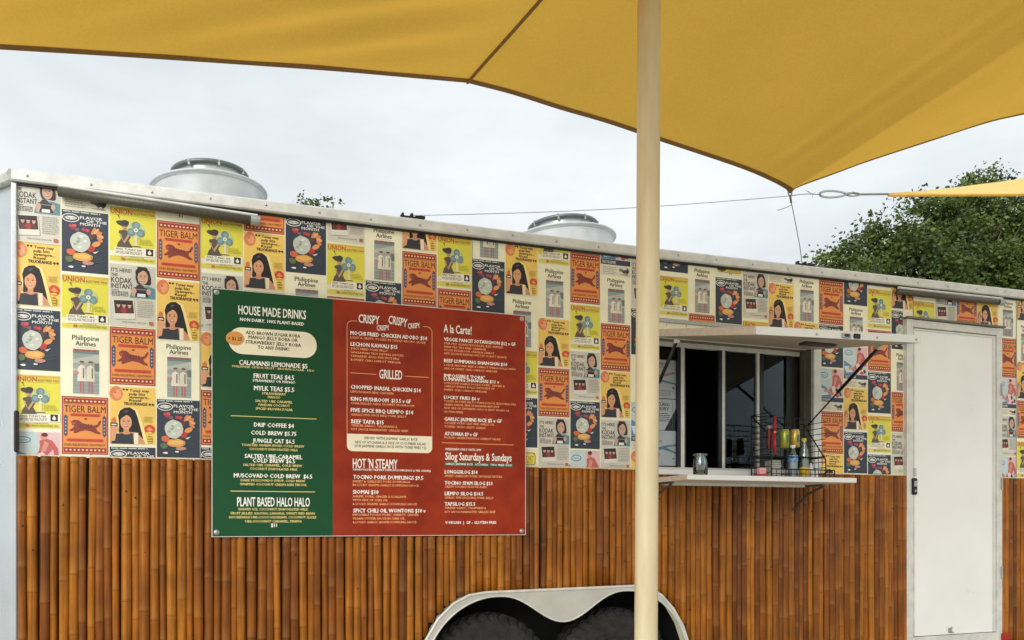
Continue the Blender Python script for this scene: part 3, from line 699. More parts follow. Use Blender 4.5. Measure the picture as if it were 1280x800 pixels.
for ci, col in enumerate(COLS):
    xa, xb = PX(CE[ci]), PX(CE[ci + 1]); pc = (CE[ci] + CE[ci + 1]) / 2; first = ci == 0
    xl = xb - PW * 1.035 if first else xa + .002
    wd = (xb - .0035 - xl)
    for kind, y0, y1 in col:
        z0 = P(pc, y0).z; z1 = P(pc, y1).z; sx = wd / PW; sz = (z0 - z1) / HT[kind]
        topz = railz((xa + xb) / 2) - .066; botz = ZBAM + .003; x0, x1 = xl, xb - .0035; lo = z1; hi = z0
        cx0 = XL + .007 if first else x0; cx1 = x1; chi = min(hi, topz); clo = max(lo, botz)
        # openings
        if pc > CE[26] and cx0 < D0 - .02 and clo < DZ1: cx1 = min(cx1, D0 - .016)
        if 26.5 < ci < 31: clo = max(clo, DZ1 + .03)
        if ci in (17, 18, 19, 20, 21, 22): clo = max(clo, HZ + .006)
        if ci == 16 and cx0 < W0: cx1 = min(cx1, W0 - .03)
        if ci == 26 and clo < DZ1 + .03 and chi > DZ1: pass
        if chi - clo < .006 or cx1 - cx0 < .008: continue
        me = PROTO[kind]
        planes = []
        if chi < hi - 1e-4: planes.append(((0, 0, (chi - z0) / sz), (0, 0, 1)))
        if clo > lo + 1e-4: planes.append(((0, 0, (clo - z0) / sz), (0, 0, -1)))
        if cx0 > x0 + 1e-4: planes.append((((cx0 - x0) / sx, 0, 0), (-1, 0, 0)))
        if cx1 < x1 - 1e-4: planes.append((((cx1 - x0) / sx, 0, 0), (1, 0, 0)))
        if planes: me = clip_mesh(me, planes)
        if me is None: continue
        o = link('poster', me, T); o.location = (x0, -.0006, z0); o.scale = (sx, 1, sz); o['label'] = KIND[kind][1]

rx_ = random.Random(21); x0 = PX(CE[len(COLS)]) + .002; seq = 'TFUKGPBC'; kq = 0   # the wrap goes on to the rear corner
while x0 < LEN - .06:
    wd = min(.1765, LEN - .03 - x0); z = railz(x0) - .066 + rx_.uniform(0, .2); x1 = x0 + wd
    while z > ZBAM + .02:
        kq += rx_.choice((1, 2, 3)); kind = seq[kq % 8]; H_ = HT[kind]; pl = []
        hi, lo = min(z, railz(x0 + .1) - .066), max(z - H_, ZBAM + .003)
        if hi - lo > .01:
            if hi < z: pl.append(((0, 0, hi - z), (0, 0, 1)))
            if lo > z - H_: pl.append(((0, 0, lo - z), (0, 0, -1)))
            sx = .1765 / PW
            if wd < .176: pl.append(((wd / sx, 0, 0), (1, 0, 0)))
            me = clip_mesh(PROTO[kind], pl) if pl else PROTO[kind]
            if me: o = link('poster', me, T); o.location = (x0, -.0006, z); o.scale = (sx, 1, 1); o['label'] = KIND[kind][1]
        z -= H_ + .008
    x0 += .18
seamm = mat('seam_tan_grey', (150, 144, 124), .7, 0, .2, 30)  # tan-grey of the seam lines in the wrap
for px_ in (250, 590, 1141, 1270):
    x = PX(px_); bm = bmesh.new(); z0_ = DZ1 + .03 if D0 - .05 < x < D1 else ZBAM + .004; box(bm, (x - .0012, -.0042, z0_), (x + .0012, -.0022, railz(x) - .068)); finish(bm, 'wrap_seam', seamm, T)
for k in range(14):
    x = .3 + k * .46
    for z in (ZBAM + .012, ZBAM + .62):
        if (W0 - .06 < x < W1 + .06) or (D0 - .03 < x < D1 + .03) or x > LEN - .05: continue
        o = link('rivet', riv, T); o.location = (x, -.003, z); o.scale = (.75, .5, .75)
# serving opening ------------------------------------------------------------
GY = .10
bm = bmesh.new()
box(bm, (W1 - .004, .0, WZ0), (W1, GY, WZ1)); box(bm, (W1 - .012, .045, WZ0), (W1 - .004, .055, WZ1)); box(bm, (W0, 0.052, WZ0), (W0 + .004, GY + .02, WZ1))
box(bm, (W0 + .004, 0.052, WZ0 - .004), (W1 - .004, GY + .03, WZ0)); box(bm, (W0 + .004, .052, WZ1 - .004), (W1 - .004, GY + .03, WZ1))
finish(bm, 'window_jamb', taupe, T)
bm = bmesh.new(); box(bm, (W1 + .001, -.022, WZ0 - .03), (PX(1024), -.001, WZ1 + .02), .004); finish(bm, 'window_trim', alup, T)
bm = bmesh.new(); box(bm, (PX(797), -.022, WZ0 - .03), (W0 - .001, -.001, WZ1 + .02), .004); finish(bm, 'window_trim', alup, T)
bm = bmesh.new(); box(bm, (W0 - .02, -.05, WZ0 - .032), (W1 + .015, -.0225, WZ0 - .001), .003); finish(bm, 'window_sill', white, T)
zb = P(900, 583, GY).z - .012; zt = WZ1 + .0
zc = P(900, 589.5, GY).z
frame = bm = bmesh.new()
X = lambda p: PX(p, GY)
for a, b in ((850, 854.5), (901.5, 905), (945, 948)): box(bm, (X(a), GY - .012, zb), (X(b), GY + .012, zt - .005), .002)
box(bm, (W0 + .004, GY - .016, WZ0), (W1 - .014, GY + .014, zb), .002)
box(bm, (W0 + .004, GY - .016, zt - .03), (W1 - .014, GY + .014, zt - .004), .002)
win = finish(bm, 'serving_window', alup, T)
bm = bmesh.new()
for a, b in ((846, 850), (854.5, 856.5), (897, 901.4), (905, 907), (948, 953.5), (982, 997)): box(bm, (X(a), GY - .009, zb), (X(b), GY + .009, zt - .03))
finish(bm, 'dark_sash', mat('black_sash', (22, 22, 22), .35), win)
for a, b in ((808, 846), (907, 945), (953.5, 982)):
    bm = bmesh.new(); box(bm, (X(a), GY + .002, zb), (X(b), GY + .006, zt - .03)); finish(bm, 'pane', glassy('window_glass', (.95, .96, .96), .0), win)
# notices taped inside the left pane
pm = Art()
nx0, nx1 = PX(812, .115), PX(846, .115)
def notice(z0, z1, rows, cut=None):
    a = Art(); wd = nx1 - nx0; hh = z1 - z0; a.T = lambda x, y: (nx0 + x * wd, z1 - y * hh)
    if cut: a.poly(cut, (246, 247, 245))
    else: a.rect(0, 0, 1, 1, (246, 247, 245))
    rows(a)
    me = a.mesh('notice_print'); o = link('window_notice', me, win); o.location = (0, .118, 0)
    return o
zz = lambda py: P(835, py, .115).z
def r1(a):
    a.text('Daily', .1, .55, .12, .07, (60, 60, 60), .02); lines(a, .1, .6, .16, .24, 2, (120, 120, 118), .3, 1)
    a.poly([(.2, .42), (.9, .3), (.95, .34), (.3, .5)], (206, 180, 140)); a.poly([(.3, .5), (1, .6), (1, .64), (.3, .56)], (140, 160, 172)); a.ell(.88, .72, .05, .03, (150, 90, 60), 8); lines(a, .1, .95, .8, .98, 3, (120, 120, 118), .2, 4)
notice(zz(498), zz(450), r1)
def r2(a):
    a.rect(.2, .02, .85, .025, (120, 120, 120)); a.rect(.84, .02, .85, .95, (120, 120, 120)); a.text('CURED', .3, .75, .22, .12, (30, 30, 30), .03); a.text('JURY', .35, .72, .36, .26, (30, 30, 30), .03); lines(a, .2, .78, .45, .75, 5, (90, 90, 90), .4, 5)
notice(zz(538), zz(499), r2, [(0, 0), (1, 0), (1, .25), (.55, 1), (0, 1)])
def r3(a):
    a.text('NOTICE', .12, .45, .34, .28, (60, 60, 60), .02); a.poly([(.2, .5), (.6, .42), (1, .38), (1, .43), (.62, .48), (1, .62), (1, .66), (.5, .54), (.25, .56)], (120, 158, 178)); a.ell(.25, .68, .13, .08, (70, 130, 170), 10); a.ell(.88, .8, .04, .02, (90, 90, 90), 8)
notice(zz(582), zz(538.5), r3)
bm = bmesh.new(); lathe(bm, [(0, 0), (.018, 0), (.018, .003), (0, .003)], 14, (X(990), GY - .013, P(992, 443.5, GY).z), 'y'); st = finish(bm, 'round_sticker', mat('pink_sticker', (206, 150, 150), .5, tint=(190, 60, 60), scale=90), win)

# hinge strip and hatch
bm = bmesh.new()
A, B = P(826, 399.5), P(1012, 417)
box(bm, (W0 - .03, -.012, HZ - .016), (W1 + .02, -.001, HZ + .006), .002)
finish(bm, 'hinge_strip', mat('diamond_plate', (176, 178, 176), .4, .6, .3, 160, .3, 200), T)
for q in range(10):
    o = link('hinge_screw', riv, T); o.location = (W0 + .02 + q * .125, -.014, HZ - .03); o.scale = (.7, .7, .7)
BLu = Vector((PX(815), -.015, P(1015, 437).z - .005)); BRu = P(1016, 437.4, -.005)
FLu = P(944, 418, -.78); FRu = P(1150, 428.8, -.78)
FLt = P(944, 408.8, -.782); FRt = P(1150, 420.2, -.782)
up = Vector((0, .004, .036))
bm = bmesh.new(); hexa(bm, [FLu, FRu, BRu, BLu, FLu + up, FRu + up, BRu + up, BLu + up], .002)
hat = finish(bm, 'serving_hatch', mat('hatch_underside', (190, 182, 166), .55, 0, .08, 5, tint=(180, 170, 150)), T); hat['label'] = 'raised hatch propped over the serving window'
bm = bmesh.new(); o1 = Vector((0, -.006, -.001)); o2 = Vector((0, -.001, -.001)); o3 = Vector((0, -.0006, .0385)); o4 = Vector((0, -.006, .0385))
hexa(bm, [FLu + o1, FRu + o1, FRu + o2, FLu + o2, FLu + o4, FRu + o4, FRu + o3, FLu + o3], .001); finish(bm, 'hatch_edge', white, hat)
bm = bmesh.new(); s1 = Vector((-.006, 0, -.001)); s2 = Vector((-.001, 0, -.001)); s3 = Vector((-.001, 0, .0385)); s4 = Vector((-.006, 0, .0385))
hexa(bm, [FLu + s1, FLu + s2, BLu + s2, BLu + s1, FLu + s4, FLu + s3, BLu + s3, BLu + s4]); finish(bm, 'hatch_edge', woodp, hat)
for px_, w_, mm, nm in ((1052, .05, alu, 'hatch_latch'), (1065.5, .036, blackm, 'vent_slot')):
    t_ = (px_ - 944) / (1150 - 944); c_ = FLt.lerp(FRt, t_); bm = bmesh.new(); box(bm, (c_.x - w_ / 2, c_.y - .014, c_.z - .031), (c_.x + w_ / 2, c_.y - .005, c_.z - .008), .002)
    o = finish(bm, nm, mm, hat)
    if nm == 'hatch_latch':
        bm = bmesh.new(); box(bm, (c_.x - .013, c_.y - .018, c_.z - .026), (c_.x + .013, c_.y - .0145, c_.z - .014)); finish(bm, 'latch_keyhole', blackm, o)
t_ = .42; c_ = FLu.lerp(FRu, t_) + Vector((0, .05, -.008)); bm = bmesh.new(); box(bm, (c_.x - .09, c_.y, c_.z - .012), (c_.x + .1, c_.y + .05, c_.z), .004); finish(bm, 'latch_plate', blackm, hat)
for k in range(3):
    c_ = FLt.lerp(FRt, (.35, .72, .97)[k]); o = link('rivet', riv, hat); o.location = (c_.x, c_.y - .0045, c_.z - .02)
def strut(a, b):
    a = Vector(a); b = Vector(b); m_ = a.lerp(b, .55)
    bm = bmesh.new(); tube(bm, [a, m_], .0095, 8); o = finish(bm, 'gas_strut', blackm, T, True)
    bm = bmesh.new(); tube(bm, [m_, b], .0045, 8); finish(bm, 'strut_rod', mat('strut_rod_steel', (30, 30, 32), .3, .6), o, True)
    bm = bmesh.new(); tube(bm, [a - Vector((.012, 0, 0)), a + Vector((.012, 0, 0))], .012, 8); finish(bm, 'strut_bracket', alup, o)
sa = FRu.lerp(BRu, .32) + Vector((-.02, 0, -.012)); strut(sa, (W1 - .016, -.03 + .04, P(1003, 531).z))
sa = FLu.lerp(BLu, .78) + Vector((.01, 0, -.014)); strut(P(846, 426.5, -.2), (W0 + .02, .01, P(812, 520).z))

# counter shelf
SF = -.49; SX0, SX1 = PX(853.5, SF), PX(1071, SF); ST_, SBt = CAMZ + .226, CAMZ + .200
bm = bmesh.new(); box(bm, (W0 - .01, SF, SBt), (SX1, -.031, ST_), .003); sh = finish(bm, 'counter_shelf', white, T)
bm = bmesh.new(); box(bm, (W0 - .013, SF + .004, SBt + .001), (W0 - .0105, -.03, ST_ - .002)); finish(bm, 'shelf_edge', woodp, sh)
bm = bmesh.new(); box(bm, (W0 + .02, -.2, SBt - .014), (SX1 - .1, -.17, SBt - .0005)); finish(bm, 'shelf_batten', alup, sh)
for x in (PX(806), PX(1000, -.1)):
    bm = bmesh.new(); z = SBt - .001
    box(bm, (x - .01, -.3, z - .008), (x + .01, -.04, z))
    box(bm, (x - .012, -.034, z - .15), (x + .012, -.03, z)); tube(bm, [(x, -.29, z - .012), (x, -.17, z - .05), (x, -.036, z - .14)], .007, 6)
    finish(bm, 'shelf_bracket', mat('dull_bracket', (96, 94, 90), .5, .5), sh)

# entry door -----------------------------------------------------------------
dx0, dx1 = PX(1137), PX(1241); dz0, dz1 = P(1190, 792).z, P(1190, 416).z
bm = bmesh.new(); fy = -.03
box(bm, (D0 - .012, fy, DZ0 - .02), (dx0 - .001, .0, DZ1 + .012), .003); box(bm, (dx1 + .001, fy, DZ0 - .02), (D1 + .006, .0, DZ1 + .012), .003)
box(bm, (dx0 - .001, fy + .001, dz1 + .004), (dx1 + .001, 0, DZ1 + .01), .003); box(bm, (dx0 - .001, fy + .001, DZ0 - .02), (dx1 + .001, 0, dz0 - .004), .003)
finish(bm, 'door_frame', alup, T)
bm = bmesh.new(); box(bm, (D0 - .02, fy - .016, DZ1 + .0125), (D1 + .02, -.001, DZ1 + .024), .002); finish(bm, 'drip_cap', taupe, T)
bm = bmesh.new(); box(bm, (dx0 + .001, -.022, dz0), (dx1 - .001, .03, dz1), .003); dr = finish(bm, 'entry_door', doorw, T); dr['label'] = 'plain white entry door'
bm = bmesh.new(); q = .022
for a, b in (((dx0 + .004, dz0 + .003), (dx0 + .016, dz1 - .003)), ((dx1 - .03, dz0 + .003), (dx1 - .012, dz1 - .003)), ((dx0 + .016, dz1 - .016), (dx1 - .03, dz1 - .003))):
    box(bm, (a[0], -.027, a[1]), (b[0], -.0225, b[1]), .001)
finish(bm, 'door_trim', alup, dr)
bm = bmesh.new(); c_ = P(1142.5, 608, -.03); box(bm, (c_.x - .021, -.04, c_.z - .052), (c_.x + .021, -.0275, c_.z + .052), .008); hd = finish(bm, 'door_handle', blackm, dr)
bm = bmesh.new(); box(bm, (c_.x - .012, -.046, c_.z - .002), (c_.x + .012, -.0405, c_.z + .034), .004); lathe(bm, [(0, -.003), (.008, -.003), (.008, 0), (0, 0)], 10, (c_.x, -.041, c_.z - .028), 'y'); 
o = finish(bm, 'lock_cylinder', alu, dr)
a = Art(); a.T = lambda x, y: (x, y); c2 = P(1143, 589, -.028)
for k in range(4): a.rect(c2.x - .018, c2.z + .012 - k * .013, c2.x + .018, c2.z + .016 - k * .013, (110, 112, 112))
o = link('door_sticker', a.mesh('sticker_print'), dr); o.location = (0, -.0285, 0)
bm = bmesh.new(); c3 = P(1188, 787, -.03); box(bm, (c3.x - .012, -.034, c3.z - .02), (c3.x + .012, -.0235, c3.z + .012), .002); tube(bm, [(c3.x - .004, -.045, c3.z + .02), (c3.x - .004, -.04, c3.z - .012), (c3.x + .018, -.04, c3.z - .018)], .004, 6); finish(bm, 'door_catch', alu, dr)
for hz in (.2, .5, .82):
    z_ = dz0 + (dz1 - dz0) * hz; bm = bmesh.new(); tube(bm, [(D1 - .004, fy - .004, z_ - .04), (D1 - .004, fy - .004, z_ + .04)], .006, 8); finish(bm, 'door_hinge', alu, dr)
bm = bmesh.new(); c4 = P(1256, 796, -.03); box(bm, (c4.x - .035, -.045, c4.z - .02), (c4.x + .03, -.03, c4.z + .025), .004); finish(bm, 'red_marker_light', mat('red_lens', (170, 24, 20), .25), T)

# fender and wheels ------------------------------------------------------------
inn = [(x, fend_in(x)) for x in [WA0 - .392 + k * (WA1 - WA0 + .784) / 60 for k in range(61)]]
bm = bmesh.new(); fx = sorted(set([round(p[0], 5) for p in inn] + [round(p[0], 5) for p in FOUT])); lo_, hi_ = inn[0][0], inn[-1][0]
cols_ = []
for x in fx:
    zi = ZB if (x < lo_ or x > hi_) else fend_in(x)
    cols_.append([bm.verts.new((x, -.040, max(ZB, zi))), bm.verts.new((x, -.040, max(fout(min(max(x, FOUT[0][0] + 1e-4), FOUT[-1][0] - 1e-4)), zi + .001))), None, None])
    cols_[-1][2] = bm.verts.new((x, -.026, cols_[-1][1].co.z)); cols_[-1][3] = bm.verts.new((x, -.026, cols_[-1][0].co.z))
for A, B in zip(cols_, cols_[1:]):
    for k in range(4): bm.faces.new((A[k], A[(k + 1) % 4], B[(k + 1) % 4], B[k]))
bmesh.ops.recalc_face_normals(bm, faces=bm.faces[:])
fen = finish(bm, 'fender', mat('fender_aluminium', (200, 198, 190), .4, .35, .08, 9, .05, 30), T)
bm = bmesh.new(); tube(bm, [(x, -.038, z) for x, z in FOUT], .0085, 6); finish(bm, 'fender_rim', alup, fen, True)
bm = bmesh.new(); tube(bm, [(x, -.038, z) for x, z in inn], .005, 6); finish(bm, 'fender_lip', alup, fen, True)
def wheel(cx):
    R = .352; y0, y1 = .07, .275; cz = R
    bm = bmesh.new(); lathe(bm, [(.0, .02), (.05, .02), (.06, .05), (.13, .055), (.155, .02), (.165, .0), (.17, .0), (.17, .2), (.16, .2)], 40, (cx, y0, cz), 'y')
    bmesh.ops.recalc_face_normals(bm, faces=bm.faces[:]); wr = finish(bm, 'wheel', mat('white_rim', (200, 200, 196), .4), T, True)
    bm = bmesh.new(); n = 108
    prof = [(.168, .012), (.20, .0), (.27, -.006), (.31, .0), (.335, .014), (.352, .03), (.352, .06), (.345, .062), (.345, .07), (.352, .072), (.352, .1), (.345, .102), (.345, .11), (.352, .112), (.352, .15), (.335, .18), (.27, .205), (.168, .19)]
    rg = lathe(bm, prof, n, (cx, y0, cz), 'y')
    for k in range(0, n, 3):   # cross grooves at the shoulder
        for j in (4, 5, 6, 13, 14):
            v = rg[j][k]; d_ = Vector((cx, v.co.y, cz)) - v.co; v.co += d_.normalized() * .015
    bmesh.ops.recalc_face_normals(bm, faces=bm.faces[:]); ty = finish(bm, 'tyre', rubber, wr)
    bm = bmesh.new(); lathe(bm, [(0, -.01), (.03, -.008), (.035, .02)], 16, (cx, y0, cz), 'y'); finish(bm, 'hub_cap', alu, wr, True)
wheel(WA0 - .01); wheel(WA1 - .01)
bm = bmesh.new(); tube(bm, [(WA0, .3, .352), (WA0, 2.2, .352)], .04, 8); tube(bm, [(WA1, .3, .352), (WA1, 2.2, .352)], .04, 8)
box(bm, (.3, .4, ZB - .1), (LEN - .2, .46, ZB + .01)); box(bm, (.3, 1.95, ZB - .1), (LEN - .2, 2.01, ZB + .01)); box(bm, (.4, .7, 0), (.5, .8, ZB - .0)); box(bm, (6.6, .7, 0), (6.7, .8, ZB))
finish(bm, 'chassis', blackm, T)

# roof fans ------------------------------------------------------------------
def fan(pxl, pxr, pyl, pyt, rl, rr_, yy, lab):
    L_, R_ = P(pxl, 650, yy), P(pxr, 650, yy); cx = (L_.x + R_.x) / 2 - .02; rad = (R_.x - L_.x) / 2 * .93
    near = P((pxl + pxr) / 2, pyl, yy - rad); zl = near.z
    zb_ = ZT + .03
    bm = bmesh.new(); lathe(bm, [(rad * .93, zb_ - zl), (rad * .935, zb_ - zl + .02), (rad * .985, -.02), (rad * .995, -.012), (rad * 1.02, -.008), (rad * 1.02, .004), (rad * .98, .005), (rad * .93, -.01), (rad * .8, -.04), (rad * .3, -.05), (0.001, -.05)], 64, (cx, yy, zl))
    bmesh.ops.recalc_face_normals(bm, faces=bm.faces[:]); v = finish(bm, 'roof_fan', galv, T, True); v['label'] = lab
    bm = bmesh.new(); tube(bm, [(cx + rad * 1.03 * math.cos(t), yy + rad * 1.03 * math.sin(t), zl - .002) for t in [2 * PI * k / 56 for k in range(56)]], .006, 6, closed=True); finish(bm, 'dish_lip', galv, v, True)
    bm = bmesh.new(); tube(bm, [(cx + rad * .985 * math.cos(t), yy + rad * .985 * math.sin(t), zl - .016) for t in [2 * PI * k / 56 for k in range(56)]], .003, 6, closed=True); finish(bm, 'dish_seam', alu, v, True)
    r2 = rad * .66; zt_ = P((rl + rr_) / 2, pyt, yy - r2).z - zl
    bm = bmesh.new(); lathe(bm, [(r2 * .9, -.05), (r2 * .93, zt_ - .028), (r2 * .93, zt_ - .012)], 48, (cx + .01, yy, zl)); finish(bm, 'fan_throat', mat('translucent_grey_guard', (196, 204, 202), .3, .3), v, True)
    bm = bmesh.new(); tube(bm, [(cx + .01 + r2 * math.cos(t) * 1.0, yy + r2 * math.sin(t), zl + zt_ - .01) for t in [2 * PI * k / 40 for k in range(40)]], .012, 6, closed=True)
    finish(bm, 'guard_ring', mat('dark_ring', (110, 118, 114), .35, .4), v, True)
    bm = bmesh.new()
    for k in range(8):
        t = 2 * PI * (k + .35) / 8; x_, y_ = cx + .01 + r2 * math.cos(t) * 1.02, yy + r2 * math.sin(t) * 1.02
        box(bm, (x_ - .006, y_ - .006, zl + zt_ - .03), (x_ + .006, y_ + .006, zl + zt_ + .004))
    finish(bm, 'guard_clip', alu, v)
    bm = bmesh.new(); c_ = Vector((cx + rad * .95, yy - rad * .35, zl - .1)); tube(bm, [c_ + Vector((.0, 0, .04 * math.sin(t) - .02)) + Vector((.035 * math.cos(t), -.01, 0)) for t in [2 * PI * k / 12 for k in range(12)]], .009, 6, closed=True)
    finish(bm, 'clamp_loop', blackm, v, True)
    bm = bmesh.new(); box(bm, (cx + rad * 1.0, yy - .12, zl - .17), (cx + rad * 1.0 + .09, yy + .02, zl - .075), .004); finish(bm, 'switch_box', alup, v)
    M4 = Matrix.Translation((cx, yy, zl)) @ Matrix.Rotation(math.radians(-4.2), 4, 'Y') @ Matrix.Translation((-cx, -yy, -zl))   # the roof falls to one side
    for q in [v] + [q for q in bpy.data.objects if q.parent == v]: q.data.transform(M4)
fan(189, 341, 213, 199, 215, 315, .8, 'round galvanised roof fan nearest the front of the trailer')
fan(641, 769, 275.5, 265, 661, 747, .8, 'round galvanised roof fan above the middle of the trailer')

# ================================================================== MENU BOARD
BY = -.044
bx0, bx1 = PX(265.5, BY), PX(656.5, BY); bz1 = P(265.5, 360.5, BY).z; bz0 = P(460, 669.3, BY).z
M_ = thing('menu_board', 'large green and red menu board screwed to the side of the trailer', 'menu board', ((bx0 + bx1) / 2, BY, bz0))
M_.location = (0, 0, 0)
bs = PX(416, BY)
gm = mat('green_print', (18, 78, 44), .5, 0, .06, 8, spec=.25)
rm = mat('red_print', (148, 42, 14), .5, 0, .12, 9, spec=.25, tint=(158, 52, 20))
bm = bmesh.new(); box(bm, (bx0, BY, bz0), (bs, BY + .006, bz1)); finish(bm, 'green_panel', gm, M_)['label'] = 'green drinks panel'
bm = bmesh.new(); box(bm, (bs, BY, bz0), (bx1, BY + .006, bz1)); finish(bm, 'red_panel', rm, M_)['label'] = 'red food panel'
bm = bmesh.new(); box(bm, (bx0 - .0035, BY + .001, bz0 - .003), (bx1 + .0035, BY + .005, bz1 + .003)); finish(bm, 'board_backing', white, M_)
for x, z in ((bx0 + .018, bz1 - .016), (bx1 - .018, bz1 - .016), (bx0 + .018, bz0 + .018), (bx1 - .018, bz0 + .018)):
    bm = bmesh.new(); lathe(bm, [(0.0005, -.005), (.006, -.005), (.007, -.002), (.012, -.002), (.013, 0)], 14, (x, BY - .0005, z), 'y'); bmesh.ops.recalc_face_normals(bm, faces=bm.faces[:]); finish(bm, 'grommet', alu, M_, True)
A_ = Art(.00006)
WH = (252, 251, 242); GO = (240, 218, 132); OR = (250, 176, 116); DK = (58, 44, 30)
A_.T = lambda x, y: (x, y)
def mt(reg, s, x0, x1, yb, cap, col, bold=.02, rot=0, res=1):
    ox, oy, sc = reg; a = P(ox + x0 / sc, oy + yb / sc, BY); b = PX(ox + x1 / sc, BY); h = cap / sc / FPX * ((BY - CAMY) / (CT - (ox + x0 / sc - 640) / FPX * ST))
    A_.l = 12 if col in (DK,) else 3
    A_.text(s, a.x, b, a.z, a.z + h, col, {.012: .036, .015: .036, .02: .045, .03: .06, .01: .02}.get(bold, bold), res, rot, same=True)
def mline(reg, x0, x1, y0, col, th=1.0):
    ox, oy, sc = reg; a = P(ox + x0 / sc, oy + y0 / sc, BY); b = PX(ox + x1 / sc, BY); t = th / 265
    A_.l = 2; A_.face([(a.x, a.z - t / 2), (b, a.z - t / 2), (b, a.z + t / 2), (a.x, a.z + t / 2)], col)
def mrr(pxa, pya, pxb, pyb, r, col, lv, n=6, br=None):
    a = P(pxa, pya, BY); b = P(pxb, pya, BY); b.z = P(pxa, pyb, BY).z; A_.l = lv - 1; A_.rrect(a.x, min(a.z, b.z), b.x, max(a.z, b.z), r, r, col, n)
G1 = (260, 350, 4.706); G2 = (260, 500, 4.447)
mt(G1, 'HOUSE MADE DRINKS', 178, 577, 200, 52, WH, .012, res=2); mt(G1, 'NON DAIRY. 100% PLANT-BASED', 188, 566, 240, 19, WH, .03)
mrr(285.8, 408, 395.8, 441.5, .059, (250, 244, 214), 5, 8)
c_ = P(294, 423, BY); A_.l = 7; A_.ell(c_.x, c_.z, .041, .033, (226, 152, 62), 18)
for s, a, b, y in (('ADD BROWN SUGAR BOBA', 222, 543, 318), ('MANGO JELLY BOBA OR', 238, 528, 345), ('STRAWBERRY JELLY BOBA', 220, 548, 373), ('TO ANY DRINK!', 293, 478, 405)): mt(G1, s, a, b, y, 20, DK, .02)
mt(G1, '+ $1.25', 117, 200, 352, 20, DK, .02)
mt(G1, 'CALAMANSI LEMONADE $5', 183, 585, 497, 27, WH, .03, res=2); mt(G1, 'PHILIPPINE CITRUS FRUIT · BROWN SUGAR · H2O', 142, 625, 512, 12, GO)
mt(G1, 'FRUIT TEAS $4.5', 268, 508, 576, 27, WH, .03); mt(G1, 'STRAWBERRY OR MANGO', 262, 514, 597, 15, WH)
mt(G1, 'MYLK TEAS $5.5', 270, 508, 648, 27, WH, .03)
for s, a, b, y in (('STRAWBERRY', 317, 460, 673), ('MANGO', 352, 426, 695), ('SALTED UBE CARAMEL', 278, 498, 717), ('PANDAN COCONUT', 297, 482, 740), ('SPICED BROWN SUGAR', 280, 498, 762)): mt(G1, s, a, b, y, 14, GO)
mline(G2, 127, 603, 87, GO, .9)
for s, a, b, y in (('DRIP COFFEE $4', 255, 478, 148), ('COLD BREW $5.75', 238, 492, 192), ('JUNGLE CAT $6.5', 248, 483, 236), ('SALTED UBE-CARAMEL', 203, 525, 322), ('COLD BREW $6.5', 248, 485, 347), ('MUSCOVADO COLD BREW  $6.5', 143, 580, 430)): mt(G2, s, a, b, y, 23, WH, .03)
for s, a, b, y in (('TOASTED WARM SPICES COLD BREW', 187, 535, 255), ('COCONUT EVAPORATED MILK', 231, 500, 278), ('SALTED UBE CARAMEL, COLD BREW', 195, 524, 366), ('COCONUT EVAPORATED MILK', 232, 498, 388), ('DARK MUSCOVADO SYRUP, COLD BREW', 182, 540, 452), ('WHIPPED COCONUT CREAM ASIN TIBUOK', 178, 549, 474),
                   ('SHAVED ICE, COCONUT EVAPORATED MILK', 168, 556, 613), ('FRUIT JELLIES, KAONG, LANGKA, SWEET RED BEAN', 127, 593, 636), ('HOUSEMADE UBE-COCO ICECREAM, COCONUT SLICES', 117, 602, 658), ('UBE-COCONUT CARAMEL, PINIPIG', 206, 520, 681)): mt(G2, s, a, b, y, 13, GO)
mline(G2, 125, 595, 506, GO, .9)
mt(G2, 'PLANT BASED HALO HALO', 162, 566, 590, 50, WH, .015, res=2); mt(G2, '$11', 350, 383, 706, 20, WH, .03)
R1 = (420, 370, 5.333); R2 = (420, 500, 4.444); R3 = (540, 380, 5.714); R4 = (540, 500, 4.444)
mt(R1, 'CRISPY', 150, 290, 178, 56, WH, .015, -.02, 2); mt(R1, 'CRISPY', 272, 355, 226, 34, WH, .015, .10, 2); mt(R1, 'CRISPY', 350, 475, 190, 54, WH, .015, -.12, 2); mt(R1, 'CRISPY', 480, 560, 212, 34, WH, .015, .14, 2)
# outlined frame round the crispy and grilled lists
fx0, fx1 = PX(433.8, BY), PX(540, BY); fz1 = P(434, 400.5, BY).z; fz0 = P(434, 563.5, BY).z; rr = .026
def arcp(cx, cz, a0, a1): return [(cx + rr * math.cos(a0 + (a1 - a0) * k / 6), cz + rr * math.sin(a0 + (a1 - a0) * k / 6)) for k in range(7)]
def stroke(pts, w_, col, lv):
    A_.l = lv
    for p, q in zip(pts, pts[1:]):
        d_ = Vector((q[0] - p[0], q[1] - p[1])); 
        if d_.length < 1e-6: continue
        n_ = Vector((-d_.y, d_.x)).normalized() * w_ / 2
        A_.face([(p[0] + n_.x, p[1] + n_.y), (q[0] + n_.x, q[1] + n_.y), (q[0] - n_.x, q[1] - n_.y), (p[0] - n_.x, p[1] - n_.y)], col)
stroke([(PX(446, BY), fz1)] + arcp(fx0 + rr, fz1 - rr, PI / 2, PI) + arcp(fx0 + rr, fz0 + rr, PI, 1.5 * PI) + arcp(fx1 - rr, fz0 + rr, -PI / 2, 0) + arcp(fx1 - rr, fz1 - rr, 0, PI / 2) + [(PX(529, BY), fz1)], .0028, OR, 2)
cz0 = P(434.5, 542, BY).z
A_.l = 4; A_.face([(fx0, cz0), (fx1, cz0)] + [(p[0], p[1]) for p in arcp(fx1 - rr, fz0 + rr, 0, -PI / 2)] + [(p[0], p[1]) for p in arcp(fx0 + rr, fz0 + rr, 1.5 * PI, PI)], (250, 244, 216))
